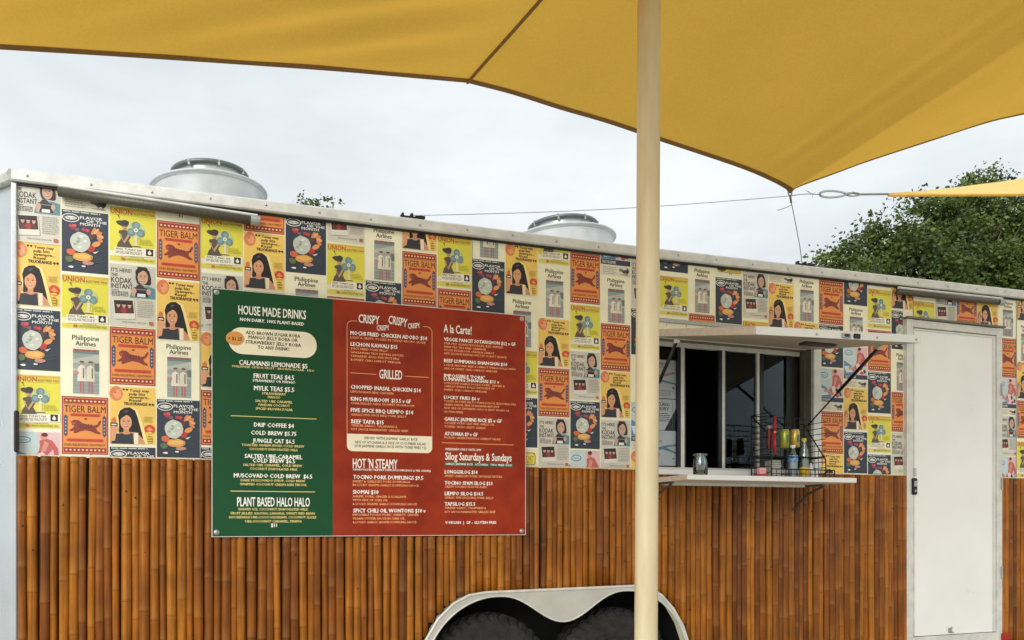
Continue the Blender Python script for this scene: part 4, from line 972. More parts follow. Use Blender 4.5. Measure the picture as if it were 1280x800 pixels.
def rows(reg, lst, cap, col, bold=.02, res=1):
    for s, a, b, y in lst: mt(reg, s, a, b, y, cap, col, bold, 0, res)
rows(R1, [('MOCHI FRIED CHICKEN ADOBO $14', 95, 608, 258), ('LECHON KAWALI $15', 97, 410, 332), ('CHOPPED INASAL CHICKEN $14', 97, 566, 618), ('KING MUSHROOM  $13.5 v GF', 98, 500, 697), ('FIVE SPICE BBQ LIEMPO $14', 98, 515, 772)], 26, WH, .03)
rows(R1, [('LIGHT & CRISPY, TOSSED IN TANGY ADOBO GLAZE', 95, 597, 282), ('JUICY FRIED PORK BELLY', 97, 347, 356), ('SAWSAWAN TRIO DIPPING SAUCES:', 97, 453, 381), ('TAMARIND AIOLI, FIVE SPICE BBQ', 97, 422, 405), ('& SWEET CHILI CARROT VINEGAR', 97, 432, 430), ('LEMONGRASS BBQ CHICKEN', 97, 382, 643), ('CHARGRILLED KING TRUMPET MUSHROOM', 98, 521, 720), ('GARLIC FIVE SPICE BBQ PORK BELLY', 98, 470, 796)], 14, OR)
mt(R1, 'GRILLED', 288, 442, 549, 60, WH, .015, 0, 2); mline(R1, 95, 268, 512, OR, .8); mline(R1, 458, 618, 534, OR, .8)
mt(R2, 'BEEF TAPA $15', 84, 266, 129, 22, WH, .03); rows(R2, [('TENDER GARLIC, CALAMANSI &', 84, 340, 146), ('SOY SAUCE MARINATED GRILLED BEEF', 84, 400, 167)], 12, OR)
rows(R2, [('SERVED WITH JASMINE GARLIC RICE', 155, 452, 217), ('SIDE OF ATCHARA & A SIDE OF CUCUMBER SALAD', 105, 500, 240), ('(SUB JASMINE GARLIC RICE WITH TIGRE FRIES +2)', 103, 500, 261)], 14, DK, .01)
mt(R2, "HOT 'N STEAMY", 93, 342, 377, 52, WH, .015, 0, 2); mt(R2, 'HANDFOLDED FILIPINO DIMSUM DUMPLINGS (6 PER ORDER)', 95, 527, 391, 11, WH)
rows(R2, [('TOCINO PORK DUMPLINGS $9.5', 95, 485, 438), ('SIOMAI $10', 93, 237, 521), ('SPICY CHILI OIL WONTONS $10 v', 95, 498, 625)], 22, WH, .03)
rows(R2, [('SWEET & GARLICKY PORK DUMPLINGS', 92, 412, 457), ('IN LUCKY SESAME-GARLIC DUMPLING SAUCE', 92, 460, 477), ('SHRIMP, PORK, GINGER & SCALLION', 92, 388, 541), ('WITH SIDE OF CHILI OIL', 92, 288, 561), ('& LUCKY SESAME GARLIC DUMPLING SAUCE', 92, 450, 583), ("IMPOSSIBLE FOODS 'PORK', CARROT, GINGER", 92, 460, 643), ('VEGAN OYSTER SAUCE IN CHILI OIL', 92, 383, 664), ('& LUCKY GARLIC SESAME DUMPLING SAUCE', 92, 447, 685)], 12, OR)
mt(R3, 'A la Carte!', 83, 283, 203, 58, WH, .012, 0, 2)
rows(R3, [('VEGGIE PANCIT SOTANGHON $12 v GF', 85, 597, 262), ('BEEF LUMPIANG SHANGHAI $10', 85, 538, 415), ("IMPOSSIBLE 'PORK'", 85, 378, 522), ('LUMPIANG SHANGHAI $11 v', 85, 480, 547), ('LUCKY FRIES $6 v', 85, 340, 677)], 24, WH, .03)
rows(R3, [('STIR FRY GLASS NOODLES, RED PEPPER', 85, 508, 287), ('SNAP PEA TIPS AND CABBAGE', 85, 385, 311), ('WOOD MUSHROOM, ONION & CARROT', 85, 445, 335), ('ADD LECHON KAWALI ON TOP +4 (NOT VEGAN)', 85, 532, 358), ('6 PIECE GROUND BEEF & CARROT SPRING ROLLS WITH', 85, 595, 441), ('SIDE OF SWEET CHILI CARROT VINEGAR', 85, 467, 466),
          ("6 PIECE IMPOSSIBLE FOODS 'PORK', GINGER &", 85, 520, 570), ('CARROT SPRING ROLLS WITH SIDE OF', 85, 447, 593), ('SWEET CHILI CARROT VINEGAR', 85, 392, 618), ('TOSSED IN SUPER SALTY UMAMI-LICIOUS SEASONING MIX', 85, 600, 700), ('GREEN ONION, SIDE OF BANANA KETCHUP', 85, 482, 724), ('ADD SIDE OF TAMARIND AIOLI +1 (NOT VEGAN OR', 85, 552, 748), ('GLUTEN FREE)', 85, 222, 775)], 14, OR)
rows(R4, [('GARLIC JASMINE RICE $5 v GF', 68, 387, 114), ('ATCHARA $9 v GF', 70, 253, 196), ('LONGGSILOG $14', 70, 253, 408), ('TOCINO SPAM SILOG $13', 70, 336, 470), ('LIEMPO SILOG $14.5', 70, 285, 529), ('TAPSILOG $15.5', 70, 241, 587)], 20, WH, .03)
rows(R4, [('COOKED IN BAY LEAF AND GARLIC OIL', 68, 347, 132), ('TOPPED WITH CRISPY GARLIC', 68, 300, 153), ('PICKLED GREEN PAPAYA & CARROT SALAD', 68, 382, 214), ('SWEET GARLICKY PORK SAUSAGE PATTIES', 70, 390, 427), ('CRISPY TOCINO FLAVOR SPAM', 70, 302, 487), ('GARLIC FIVE SPICE BBQ PORK BELLY', 70, 343, 548), ('TENDER GARLIC, CALAMANSI &', 70, 300, 605), ('SOY SAUCE MARINATED GRILLED BEEF', 70, 353, 627)], 12, OR)
mline(R4, 55, 453, 237, OR, .8)
mt(R4, 'WEEKENDS ONLY UNTIL 2PM', 73, 272, 278, 12, WH); mt(R4, 'Silog Saturdays & Sundays', 73, 442, 332, 42, WH, .012, 0, 2)
a_ = P(540 + 68 / 4.444, 500 + 343 / 4.444, BY); b_ = P(540 + 68 / 4.444, 500 + 366 / 4.444, BY); A_.l = 1; A_.face([(a_.x, b_.z), (PX(641, BY), b_.z), (PX(641, BY), a_.z), (a_.x, a_.z)], (34, 82, 52))
mt(R4, 'GARLIC JASMINE RICE · ATCHARA · TWO FRIED EGGS', 73, 445, 360, 12, WH); mt(R4, 'V-VEGAN  |  GF - GLUTEN FREE', 73, 357, 688, 15, WH)
o = link('menu_lettering', A_.mesh('menu_lettering'), M_); o.location = (0, BY - .0004, 0)
# faint darker blossoms printed over the red panel
a = Art(.0); r = random.Random(5); a.T = lambda x, y: (x, y); a.l = 0
me = None

# ================================================================== THINGS ON THE COUNTER
ZC = ST_ + .0005
def on(px, y): return Vector((PX(px, y), y, ZC))
# money jar
c_ = on(875.5, -.4); hj = P(875, 567.5, -.4).z - ZC; rj = .037
t_ = thing('tip_jar', 'clear glass tip jar with folded bills on the left of the counter', 'jar', c_)
bm = bmesh.new(); lathe(bm, [(0.001, 0), (rj * .85, 0), (rj, hj * .08), (rj, hj * .62), (rj * .8, hj * .84), (rj * .86, hj * .93), (rj * .94, hj), (rj * .88, hj), (rj * .76, hj * .86), (rj * .93, hj * .6), (rj * .93, hj * .1), (.001, .004)], 28); bmesh.ops.recalc_face_normals(bm, faces=bm.faces[:]); finish(bm, 'glass_body', glassy('jar_glass', (.9, .93, .92), .06, .02), t_, True)
bm = bmesh.new(); lathe(bm, [(rj * .86, hj * .92), (rj * 1.0, hj * .94), (rj * 1.0, hj * 1.0), (rj * .88, hj * 1.01)], 28); finish(bm, 'jar_rim', glassy('jar_rim_glass', (.7, .74, .74), .25, .05), t_, True)
for k in range(7):
    r = random.Random(k); bm = bmesh.new(); g = bmesh.ops.create_grid(bm, x_segments=5, y_segments=3, size=.5)
    for v in bm.verts: v.co = Vector((v.co.x * .05, v.co.y * .024, .006 * math.sin(v.co.x * 9 + k)))
    bm.transform(Matrix.Translation((r.uniform(-.008, .008), r.uniform(-.008, .008), hj * (.1 + .06 * k))) @ Matrix.Rotation(r.uniform(0, 6), 4, 'Z') @ Matrix.Rotation(r.uniform(-.7, .7), 4, 'X') @ Matrix.Rotation(r.uniform(-.6, .6), 4, 'Y'))
    finish(bm, 'bill', mat('bill_paper' if k % 2 else 'bill_paper_pink', (150, 150, 120) if k % 2 else (176, 140, 128), .8, 0, .25, 120), t_)
# pink tissue block in a red tray
c_ = on(951, -.36)
t_ = thing('snack_box', 'small pink packet in a red tray beside the wire rack', 'packet', c_)
bm = bmesh.new(); box(bm, (-.034, -.025, 0), (.034, .025, .016), .005); finish(bm, 'red_tray', mat('red_plastic', (176, 22, 26), .3), t_)
bm = bmesh.new(); box(bm, (-.016, -.014, .0165), (.024, .016, .052), .004); finish(bm, 'packet', mat('pink_paper', (226, 160, 164), .6, 0, .15, 80), t_)

# wire rack
wirem = mat('black_wire', (14, 14, 15), .4, .3)
c_ = on(986, -.2)
RX0, RX1 = PX(953, -.2) - c_.x, PX(1020, -.2) - c_.x; RH = P(958, 518.5, -.2).z - ZC
t_ = thing('wire_rack', 'black wire basket rack at the right of the counter', 'wire rack', c_)
def grid(name, O, U, V, nu, nv, r=.0021, mask=None, fr=.0036):
    O, U, V = Vector(O), Vector(U), Vector(V); bm = bmesh.new()
    for i in range(nu + 1):
        t = i / nu; vm = mask(t) if mask else 1.0; tube(bm, [O + U * t, O + U * t + V * vm], r, 4)
    for j in range(nv + 1):
        t = j / nv; um = 1.0
        if mask:
            um = max([i / nu for i in range(nu + 1) if mask(i / nu) >= t - 1e-6] or [0])
        if um > 0: tube(bm, [O + V * t, O + U * um + V * t], r, 4)
    tube(bm, [O, O + U], fr, 6); tube(bm, [O, O + V * (mask(0) if mask else 1)], fr, 6); tube(bm, [O + U, O + U + V * (mask(1) if mask else 1)], fr, 6)
    tube(bm, [O + V * (mask(k / 10) if mask else 1) + U * (k / 10) for k in range(11)], fr, 6)
    finish(bm, name, wirem, t_)
grid('back_grid', (RX0, .1, .004), (RX1 - RX0, 0, 0), (0, 0, RH), 11, 11)
grid('side_grid', (RX0, -.08, .004), (0, .18, 0), (0, 0, RH), 6, 11, mask=lambda t: .62 + .38 * t)
grid('side_grid', (RX1, -.08, .004), (0, .18, 0), (0, 0, RH * .98), 6, 11, mask=lambda t: .30 + .62 * t)
grid('front_grid', (RX0, -.08, .004), (RX1 - RX0 + .06, 0, 0), (0, 0, .05), 13, 2)
grid('shelf_grid', (RX0, -.06, .125), (RX1 - RX0, 0, 0), (0, .15, 0), 11, 4)
grid('base_grid', (RX0, -.08, .004), (RX1 - RX0 + .06, 0, 0), (0, .18, 0), 13, 5)
# cans on the rack's shelf
def can(px, y, pyt, pyb, col, tint, label):
    zt_, zb_ = P(px, pyt, y).z, P(px, pyb, y).z; h = zt_ - zb_; r = .027
    t = thing('drink_can', label, 'can', (PX(px, y), y, zb_))
    bm = bmesh.new(); lathe(bm, [(.001, .002), (r * .8, 0), (r, .008), (r, h * .9), (r * .86, h * .97)], 24); bmesh.ops.recalc_face_normals(bm, faces=bm.faces[:]); finish(bm, 'can_body', mat(label[:12].replace(' ', '_') + '_can', col, .3, .4, .05, 60, tint=tint), t, True)
    bm = bmesh.new(); lathe(bm, [(r * .86, h * .97), (r * .84, h), (r * .78, h), (r * .74, h * .97), (.001, h * .97)], 24); finish(bm, 'can_lid', alu, t, True)
    bm = bmesh.new(); box(bm, (-.006, -r * .99 - .0015, h * .3), (.008, -r * .9, h * .7), .001); finish(bm, 'can_emblem', mat('leaf_green', (60, 120, 70), .4), t)
can(980.5, -.17, 537, 561, (176, 172, 62), (130, 150, 66), 'yellow green drink can on the rack shelf, left one')
can(993.5, -.16, 537, 560, (196, 150, 58), (206, 184, 100), 'golden orange drink can on the rack shelf, right one')
# red lighter stick with cord hanging on the rack
A1 = P(968.5, 521, -.29); A2 = P(968.5, 540, -.29); A3 = P(968.5, 568, -.29)
t_ = thing('utility_lighter', 'long red utility lighter hung upright on the front of the rack', 'lighter', A3)
bm = bmesh.new(); tube(bm, [Vector((0, 0, 0)), (A2 - A3)], .006, 8); finish(bm, 'handle', mat('red_plastic_gloss', (190, 16, 26), .2), t_, True)
bm = bmesh.new(); tube(bm, [(A2 - A3) + Vector((0, 0, .0005)), (A2 - A3) * .5 + (A1 - A3) * .5, (A1 - A3)], .0085, 8); finish(bm, 'sleeve', mat('red_cloth', (150, 24, 32), .7), t_, True)
bm = bmesh.new(); bmesh.ops.create_uvsphere(bm, u_segments=10, v_segments=6, radius=.009); bm.transform(Matrix.Translation(A2 - A3)); finish(bm, 'collar_bead', mat('brass', (214, 170, 90), .3, .6), t_, True)
t_ = thing('sauce_packet', 'dark packet hanging behind the red lighter in the rack', 'packet', P(963, 562, -.27))
bm = bmesh.new(); hh_ = P(963, 533, -.27).z - P(963, 562, -.27).z; box(bm, (-.018, -.006, 0), (.02, .012, hh_), .004); finish(bm, 'packet_body', mat('dark_foil', (50, 24, 26), .3, .2, .3, 40, tint=(120, 40, 40)), t_)
bm = bmesh.new(); box(bm, (-.019, -.007, hh_ - .012), (.021, .013, hh_ + .004)); finish(bm, 'packet_seal', mat('grey_foil', (150, 148, 144), .3, .4), t_)
# bottles
def bottle(px, y, pyt, r, body, cap, label, band=None, bandz=(.4, .62), liquid=None):
    zt_ = P(px, pyt, y).z; h = zt_ - ZC; t = thing('bottle', label, 'bottle', on(px, y))
    bm = bmesh.new(); lathe(bm, [(.001, .001), (r * .9, 0), (r, .01), (r, h * .55), (r * .92, h * .66), (r * .45, h * .86), (r * .38, h * .93)], 24); bmesh.ops.recalc_face_normals(bm, faces=bm.faces[:]); finish(bm, 'bottle_body', body, t, True)
    bm = bmesh.new(); lathe(bm, [(r * .46, h * .92), (r * .5, h * .925), (r * .5, h), (.001, h)], 18); finish(bm, 'bottle_cap', cap, t, True)
    if liquid: bm = bmesh.new(); lathe(bm, [(.001, .003), (r * .88, .003), (r * .94, .012), (r * .94, h * liquid[1]), (.001, h * liquid[1])], 20); finish(bm, 'liquid', liquid[0], t, True)
    if band: bm = bmesh.new(); lathe(bm, [(r * 1.02, h * bandz[0]), (r * 1.02, h * bandz[1])], 24); finish(bm, 'bottle_label', band, t, True)
pet = glassy('clear_plastic', (.86, .9, .9), .1, .1)
frost = mat('frosted_plastic', (170, 176, 168), .35, 0, .1, 20)
bottle(991, -.235, 556.5, .0275, pet, mat('white_cap', (230, 230, 228), .4), 'clear water bottle with a blue label in the rack', mat('blue_label', (44, 92, 150), .4, 0, .3, 50, tint=(120, 170, 210)), (.52, .7), (mat('cloudy_water', (176, 184, 188), .3), .5))
bottle(1005, -.225, 548, .027, glassy('yellowish_clear', (.85, .9, .82), .12, .12), mat('yellow_cap', (200, 190, 60), .4), 'tall clear bottle with a yellow cap in the rack', mat('yellow_label', (214, 184, 40), .4, 0, .1, 50), (.08, .3), (mat('greenish_drink', (136, 146, 126), .3), .62))
bottle(1013.5, -.22, 577, .014, mat('white_tub_plastic', (214, 212, 206), .4), mat('black_cap', (30, 30, 30), .4), 'small white squeeze tub at the right end of the rack')
# white paper cups stack behind
t_ = thing('napkin_stack', 'white paper napkins stacked inside the rack behind the bottles', 'napkins', on(966, -.15))
for k in range(9):
    bm = bmesh.new(); box(bm, (-.035, -.03, k * .0125), (.035 - (k % 3) * .002, .03, k * .0125 + .0105), .001); finish(bm, 'napkin', mat('white_paper', (206, 204, 198), .8, 0, .05, 40), t_)

# ================================================================== POLE
pt = P(811.5, -30, -1.24); pb = P(807.5, 800, -1.24)
dirp = (pt - pb) / (pt.z - pb.z); base = pb - dirp * pb.z; topp = base + dirp * 3.33
R_ = .0437
t_ = thing('shade_post', 'cream painted steel post standing in front of the serving window', 'post', base)
pm_ = mat('cream_post_paint', (212, 196, 158), .42, 0, .1, 5, .12, 14, stretch=(3, 3, .6), tint=(216, 202, 168))
bm = bmesh.new(); tube(bm, [dirp * (3.33 * k / 8) for k in range(9)], R_, 32); finish(bm, 'post_tube', pm_, t_, True)
bm = bmesh.new(); box(bm, (-.12, -.12, 0.001), (.12, .12, .014), .003); tube(bm, [Vector((.09, .09, .014)), Vector((.09, .09, .035))], .012, 6); tube(bm, [Vector((-.09, .09, .014)), Vector((-.09, .09, .035))], .012, 6); tube(bm, [Vector((.09, -.09, .014)), Vector((.09, -.09, .035))], .012, 6); tube(bm, [Vector((-.09, -.09, .014)), Vector((-.09, -.09, .035))], .012, 6)
finish(bm, 'base_plate', pm_, t_)
bm = bmesh.new(); lathe(bm, [(R_ * 1.02, -.01), (R_ * 1.05, .0), (.02, .03), (.001, .03)], 24, tuple(dirp * 3.33)); finish(bm, 'post_cap', pm_, t_, True)

# ================================================================== SHADE SAILS
def cloth_mat(name, col, back=.55, var=.06):
    m = bpy.data.materials.new(name); m.use_nodes = True; t = m.node_tree; t.nodes.clear()
    o = t.nodes.new('ShaderNodeOutputMaterial'); mxs = t.nodes.new('ShaderNodeMixShader'); mxs.inputs[0].default_value = back
    df = t.nodes.new('ShaderNodeBsdfDiffuse'); tr = t.nodes.new('ShaderNodeBsdfTranslucent')
    g = t.nodes.new('ShaderNodeNewGeometry'); n = t.nodes.new('ShaderNodeTexNoise'); n.inputs['Scale'].default_value = 2.5; n.inputs['Detail'].default_value = 6
    mp = t.nodes.new('ShaderNodeMapping'); mp.inputs['Scale'].default_value = (1, 1, 1); t.links.new(g.outputs['Position'], mp.inputs[0]); t.links.new(mp.outputs[0], n.inputs['Vector'])
    w_ = t.nodes.new('ShaderNodeTexNoise'); w_.inputs['Scale'].default_value = 90; t.links.new(mp.outputs[0], w_.inputs['Vector'])
    ad = t.nodes.new('ShaderNodeMath'); ad.operation = 'ADD'; t.links.new(n.outputs['Fac'], ad.inputs[0]); t.links.new(w_.outputs['Fac'], ad.inputs[1])
    mr = t.nodes.new('ShaderNodeMapRange'); mr.inputs[1].default_value = .6; mr.inputs[2].default_value = 1.4; mr.inputs[3].default_value = 1 - var; mr.inputs[4].default_value = 1 + var
    t.links.new(ad.outputs[0], mr.inputs[0]); mx = t.nodes.new('ShaderNodeMix'); mx.data_type = 'RGBA'; mx.blend_type = 'MULTIPLY'; mx.inputs[0].default_value = 1
    mx.inputs[6].default_value = (*lin(col), 1); t.links.new(mr.outputs[0], mx.inputs[7])
    bp = t.nodes.new('ShaderNodeBump'); bp.inputs['Strength'].default_value = .12; bp.inputs['Distance'].default_value = .004; t.links.new(w_.outputs['Fac'], bp.inputs['Height'])
    for q in (df, tr): t.links.new(mx.outputs[2], q.inputs[0]); t.links.new(bp.outputs[0], q.inputs['Normal'])
    t.links.new(df.outputs[0], mxs.inputs[1]); t.links.new(tr.outputs[0], mxs.inputs[2]); t.links.new(mxs.outputs[0], o.inputs[0])
    return m
SAILM = cloth_mat('yellow_shade_cloth', (210, 167, 70), .5)
HEMM = mat('brown_hem_webbing', (136, 100, 46), .8, 0, .15, 60)
def cat(pts, n):
    out = []
    P4 = [pts[0] * 2 - pts[1]] + pts + [pts[-1] * 2 - pts[-2]]
    for i in range(1, len(P4) - 2):
        p0, p1, p2, p3 = P4[i - 1:i + 3]
        for k in range(n):
            t = k / n; out.append(.5 * ((2 * p1) + (p2 - p0) * t + (2 * p0 - 5 * p1 + 4 * p2 - p3) * t * t + (3 * p1 - p0 - 3 * p2 + p3) * t ** 3))
    out.append(P4[-2]); return out
SA = [P(*q) for q in ((-520, 30, -1.3), (-250, 45, -.95), (0, 60.5, -.7), (187, 72, -.6), (400, 86.5, -.52), (500, 95, -.48), (584, 102.5, -.45))]
SB = [P(*q) for q in ((584, 102.5, -.45), (640, 117, -.43), (700, 136, -.41), (760, 153.5, -.39), (825, 175.5, -.37), (922, 208, -.35), (965, 226, -.34), (987.5, 238.5, -.33))]
SD = [P(*q) for q in ((987.5, 238.5, -.33), (1004, 231, -.34), (1040, 218, -.36), (1085, 201.5, -.4), (1166, 175, -.47), (1231, 154, -.53), (1280, 142.5, -.58), (1450, 108, -.8), (1750, 62, -1.2))]
e1, e2, e3 = cat(SA, 10), cat(SB, 10), cat(SD, 10)
edge = e1 + e2[1:] + e3[1:]; kseam = len(e1) - 1; kcor = len(e1) + len(e2) - 2
CORNER = e2[-1].copy()
def sail_back(i, p): 
    return Vector((p.x * .92 + 1.75, -5.2, 4.4 + .12 * math.sin(i * .02)))
NV = 130
def sail_pt(i, t):
    p = edge[i]; b = sail_back(i, p); q = p.lerp(b, t)
    q.z -= .25 * math.sin(PI * min(1, t)) * .6
    # tension folds fanning out of the two far corners
    far = min(1, t * 28)
    a = math.atan2(q.z - 2.0, q.x + 2.2)
    d1 = max(0, min(1, 2.2 - abs(i - kseam * .5) / (kseam * .25)) * min(1, (kseam - i) / 6)) if i < kseam else 0
    fold = .013 * math.sin(q.y * 30 + q.x * 8.5 + 1.6 * math.sin(q.x * 1.7)) * (.6 + .4 * math.sin(q.x * 2.9 + q.y * 3)) * d1 * far
    d2 = max(0, (i - kcor) / (len(edge) - kcor)) if i > kcor else 0
    fold += (.010 * min(1, max(0, (q.x - 4.0) / .8)) * math.sin(q.y * 24 - q.x * 15)) * d2 * far
    d3 = math.exp(-((i - (kcor - 14)) / 5.0) ** 2) 
    fold += .004 * math.sin(i * 1.1) * d3 * far
    q.z += fold + .006 * noise.noise(Vector((q.x * 1.5, q.y * 1.5, 0))) * far
    return q
S_ = thing('shade_sail', 'large taut yellow shade sail stretched overhead from a corner above the trailer', 'shade sail', CORNER)
bm = bmesh.new()
ts = [(k / NV) ** 2.0 for k in range(NV + 1)]
g = [[bm.verts.new(sail_pt(i, t) - CORNER) for t in ts] for i in range(len(edge))]
for A, B in zip(g, g[1:]):
    for k in range(NV): bm.faces.new((A[k], A[k + 1], B[k + 1], B[k]))
finish(bm, 'sail_cloth', SAILM, S_, True)
bm = bmesh.new()
for A, B, off in ((0, len(edge) - 1, 0),):
    v0 = None
    for i in range(A, B + 1):
        p, q = sail_pt(i, 0), sail_pt(i, .0045 if i not in (kcor,) else .004); p = p - CORNER; q = q - CORNER
        dn = Vector((0, 0, -.003)); v = [bm.verts.new(p + dn + Vector((0, .002, 0))), bm.verts.new(q + dn), bm.verts.new(q + Vector((0, 0, .003))), bm.verts.new(p + Vector((0, .002, .003)))]
        if v0:
            for k in range(4): bm.faces.new((v0[k], v0[(k + 1) % 4], v[(k + 1) % 4], v[k]))
        v0 = v
bmesh.ops.recalc_face_normals(bm, faces=bm.faces[:]); finish(bm, 'sail_hem', HEMM, S_)
bm = bmesh.new(); tube(bm, [sail_pt(kseam, t) - CORNER + Vector((0, 0, -.004)) for t in ts], .0075, 6); finish(bm, 'sail_seam', HEMM, S_)
bm = bmesh.new(); ring = [Vector((.012 * math.cos(t), 0, .016 * math.sin(t) - .012)) for t in [2 * PI * k / 14 for k in range(14)]]; tube(bm, ring, .0035, 6, closed=True); finish(bm, 'corner_ring', steel, S_, True)
bm = bmesh.new(); prism(bm, [(-.028, .012), (.028, .012), (.006, -.012), (-.006, -.012)], -.004, .004); finish(bm, 'corner_patch', HEMM, S_)

# second sail beyond
t0 = P(1110, 242.5, .6)
S2 = thing('shade_sail', 'pale yellow shade sail seen edge on at the right beside the tree', 'shade sail', t0)
SA2 = cloth_mat('pale_yellow_cloth', (240, 214, 140), .45)
ups = [P(*q) - t0 for q in ((1110, 241.5, .6), (1150, 238.5, .65), (1190, 234.5, .75), (1230, 229.5, .85), (1280, 222.5, 1.0), (1420, 198, 1.5), (1600, 160, 2.0))]
dns = [P(*q) - t0 for q in ((1110, 243.8, .6), (1150, 243.6, .6), (1190, 243.5, .6), (1230, 243.3, .6), (1280, 243, .6), (1420, 240, .7), (1600, 234, .9))]
ua, da = cat(ups, 5), cat(dns, 5); bm = bmesh.new(); v0 = None
for i, (u, d_) in enumerate(zip(ua, da)):
    row = [bm.verts.new(u.lerp(d_, k / 8) + Vector((0, -.05 * math.sin(PI * k / 8) * (i / len(ua)) + .006 * math.sin(k * 2.4), 0))) for k in range(9)]
    if v0:
        for k in range(8): bm.faces.new((v0[k], v0[k + 1], row[k + 1], row[k]))
    v0 = row
finish(bm, 'sail_cloth', SA2, S2, True)
bm = bmesh.new(); tube(bm, [p + Vector((0, -.004, -.004)) for p in da], .010, 6); finish(bm, 'sail_hem', mat('golden_webbing', (206, 156, 56), .8), S2)
bm = bmesh.new(); c_ = P(1116, 244.5, .58) - t0; box(bm, (c_.x - .032, c_.y - .004, c_.z - .011), (c_.x + .032, c_.y + .002, c_.z + .005)); finish(bm, 'sail_tag', mat('tan_tag', (176, 138, 90), .8), S2)

# rigging
CR = CORNER + Vector((0, 0, -.028))
kA, kB = P(1012, 242.5, -.18), P(1062, 242.5, .3)
bm = bmesh.new(); pts = [P(1041 + 16.5 * math.cos(t), 242.7 + 4.0 * math.sin(t) * (1 - .25 * math.cos(t)), -.1 + .2 * math.cos(t)) for t in [2 * PI * k / 24 for k in range(24)]]
o0 = P(1038, 243, -.1)
tube(bm, [p - o0 for p in pts], .0066, 8, closed=True); o = finish(bm, 'carabiner', steel, None, True, o0); tag(o, 'steel snap hook joining the two sail lines', 'snap hook')
bm = bmesh.new(); pl = [P(1058, 243, .1), P(1066, 241, .2), P(1074, 243, .3), P(1110, 242.6, .6)]; o0 = pl[0].copy(); tube(bm, [p - o0 for p in pl], .0075, 6); tube(bm, [P(1058 + 8 + 9 * math.cos(t), 243 + 2.2 * math.sin(t), .18) - o0 for t in [2 * PI * k / 14 for k in range(14)]], .004, 6, closed=True)
o = finish(bm, 'sail_strap', mat('grey_strap', (136, 134, 128), .7), None, True, o0); tag(o, 'short grey strap from the snap hook to the pale yellow sail', 'strap')
bm = bmesh.new(); o0 = P(517, 269.5, -.02); pl = [o0] + [o0.lerp(CR, k / 10) - Vector((0, 0, .02 * math.sin(PI * k / 10))) for k in range(1, 10)] + [CR]
tube(bm, [p - o0 for p in pl], .0018, 5); o = finish(bm, 'steel_cable', steel, None, True, o0); tag(o, 'thin steel cable running from the roof clamp to the big sail corner', 'cable')
bm = bmesh.new(); pl = [CR, P(1000, 243, -.25), P(1012, 242.5, -.18), P(1025, 243, -.2)]; tube(bm, [p - CR for p in pl], .0028, 5)
for k, (a, b) in enumerate(((1010, 239), (1016, 247), (1007, 238), (1019, 240))): tube(bm, [P(1016, 243, -.14) - CR, P(a, b, -.16) - CR], .0016, 4)
o = finish(bm, 'corner_tie', steel, None, True, CR); tag(o, 'frayed wire tie from the big sail corner to the snap hook', 'wire')
bm = bmesh.new(); g1 = P(1003, 332, -.03); o0 = CR.copy(); pl = [CR, CR.lerp(g1, .3) + Vector((.004, 0, 0)), CR.lerp(g1, .7) + Vector((.006, 0, 0)), g1]
tube(bm, [p - o0 for p in pl], .0022, 5); tube(bm, [CR.lerp(g1, .12) - o0, P(984, 259, -.3) - o0, P(972, 263, -.3) - o0], .0016, 4)
tube(bm, [Vector((0, 0, .004)), CR.lerp(g1, .09) - o0], .0055, 6)
o = finish(bm, 'guy_line', mat('grey_cord', (110, 108, 106), .8), None, True, o0); tag(o, 'grey guy line hanging from the big sail corner down to the roof rail', 'rope')
for (pxa, pya, wd, lab) in ((515, 268.5, .125, 'black cable clamp bolted on the roof rail left of the middle roof fan'), (1005, 333.2, .13, 'black cable clamp on the roof rail below the sail corner')):
    c_ = P(pxa, pya, -.0); t_ = thing('cable_clamp', lab, 'clamp', (c_.x, 0, railz(c_.x) + .0005)); 
    bm = bmesh.new(); box(bm, (-wd / 2, -.02, 0), (wd / 2, .012, .012), .003); box(bm, (-wd * .44, -.016, .012), (-wd * .34, .008, .026), .002); finish(bm, 'clamp_plate', blackm, t_)
    bm = bmesh.new(); tube(bm, [(-.004, -.02, .018), (-.004, .012, .018)], .009, 8); finish(bm, 'clamp_bolt', blackm, t_, True)
    bm = bmesh.new(); box(bm, (wd * .12, -.018, .009), (wd * .52, .01, .021), .003); finish(bm, 'clamp_jaw', blackm, t_)

# ================================================================== TREES
def leaf_mat():
    m = bpy.data.materials.new('leaves'); m.use_nodes = True; t = m.node_tree; t.nodes.clear(); o = t.nodes.new('ShaderNodeOutputMaterial')
    mxs = t.nodes.new('ShaderNodeMixShader'); mxs.inputs[0].default_value = .25; b = t.nodes.new('ShaderNodeBsdfPrincipled'); b.inputs['Roughness'].default_value = .55
    tr = t.nodes.new('ShaderNodeBsdfTranslucent'); at = t.nodes.new('ShaderNodeAttribute'); at.attribute_name = 'tone'
    t.links.new(at.outputs['Color'], b.inputs['Base Color']); t.links.new(at.outputs['Color'], tr.inputs[0])
    t.links.new(b.outputs[0], mxs.inputs[1]); t.links.new(tr.outputs[0], mxs.inputs[2]); t.links.new(mxs.outputs[0], o.inputs[0]); return m
LM = leaf_mat(); BK = mat('bark', (84, 72, 58), .9, 0, .25, 14, .5, 30, stretch=(1, 1, .3))
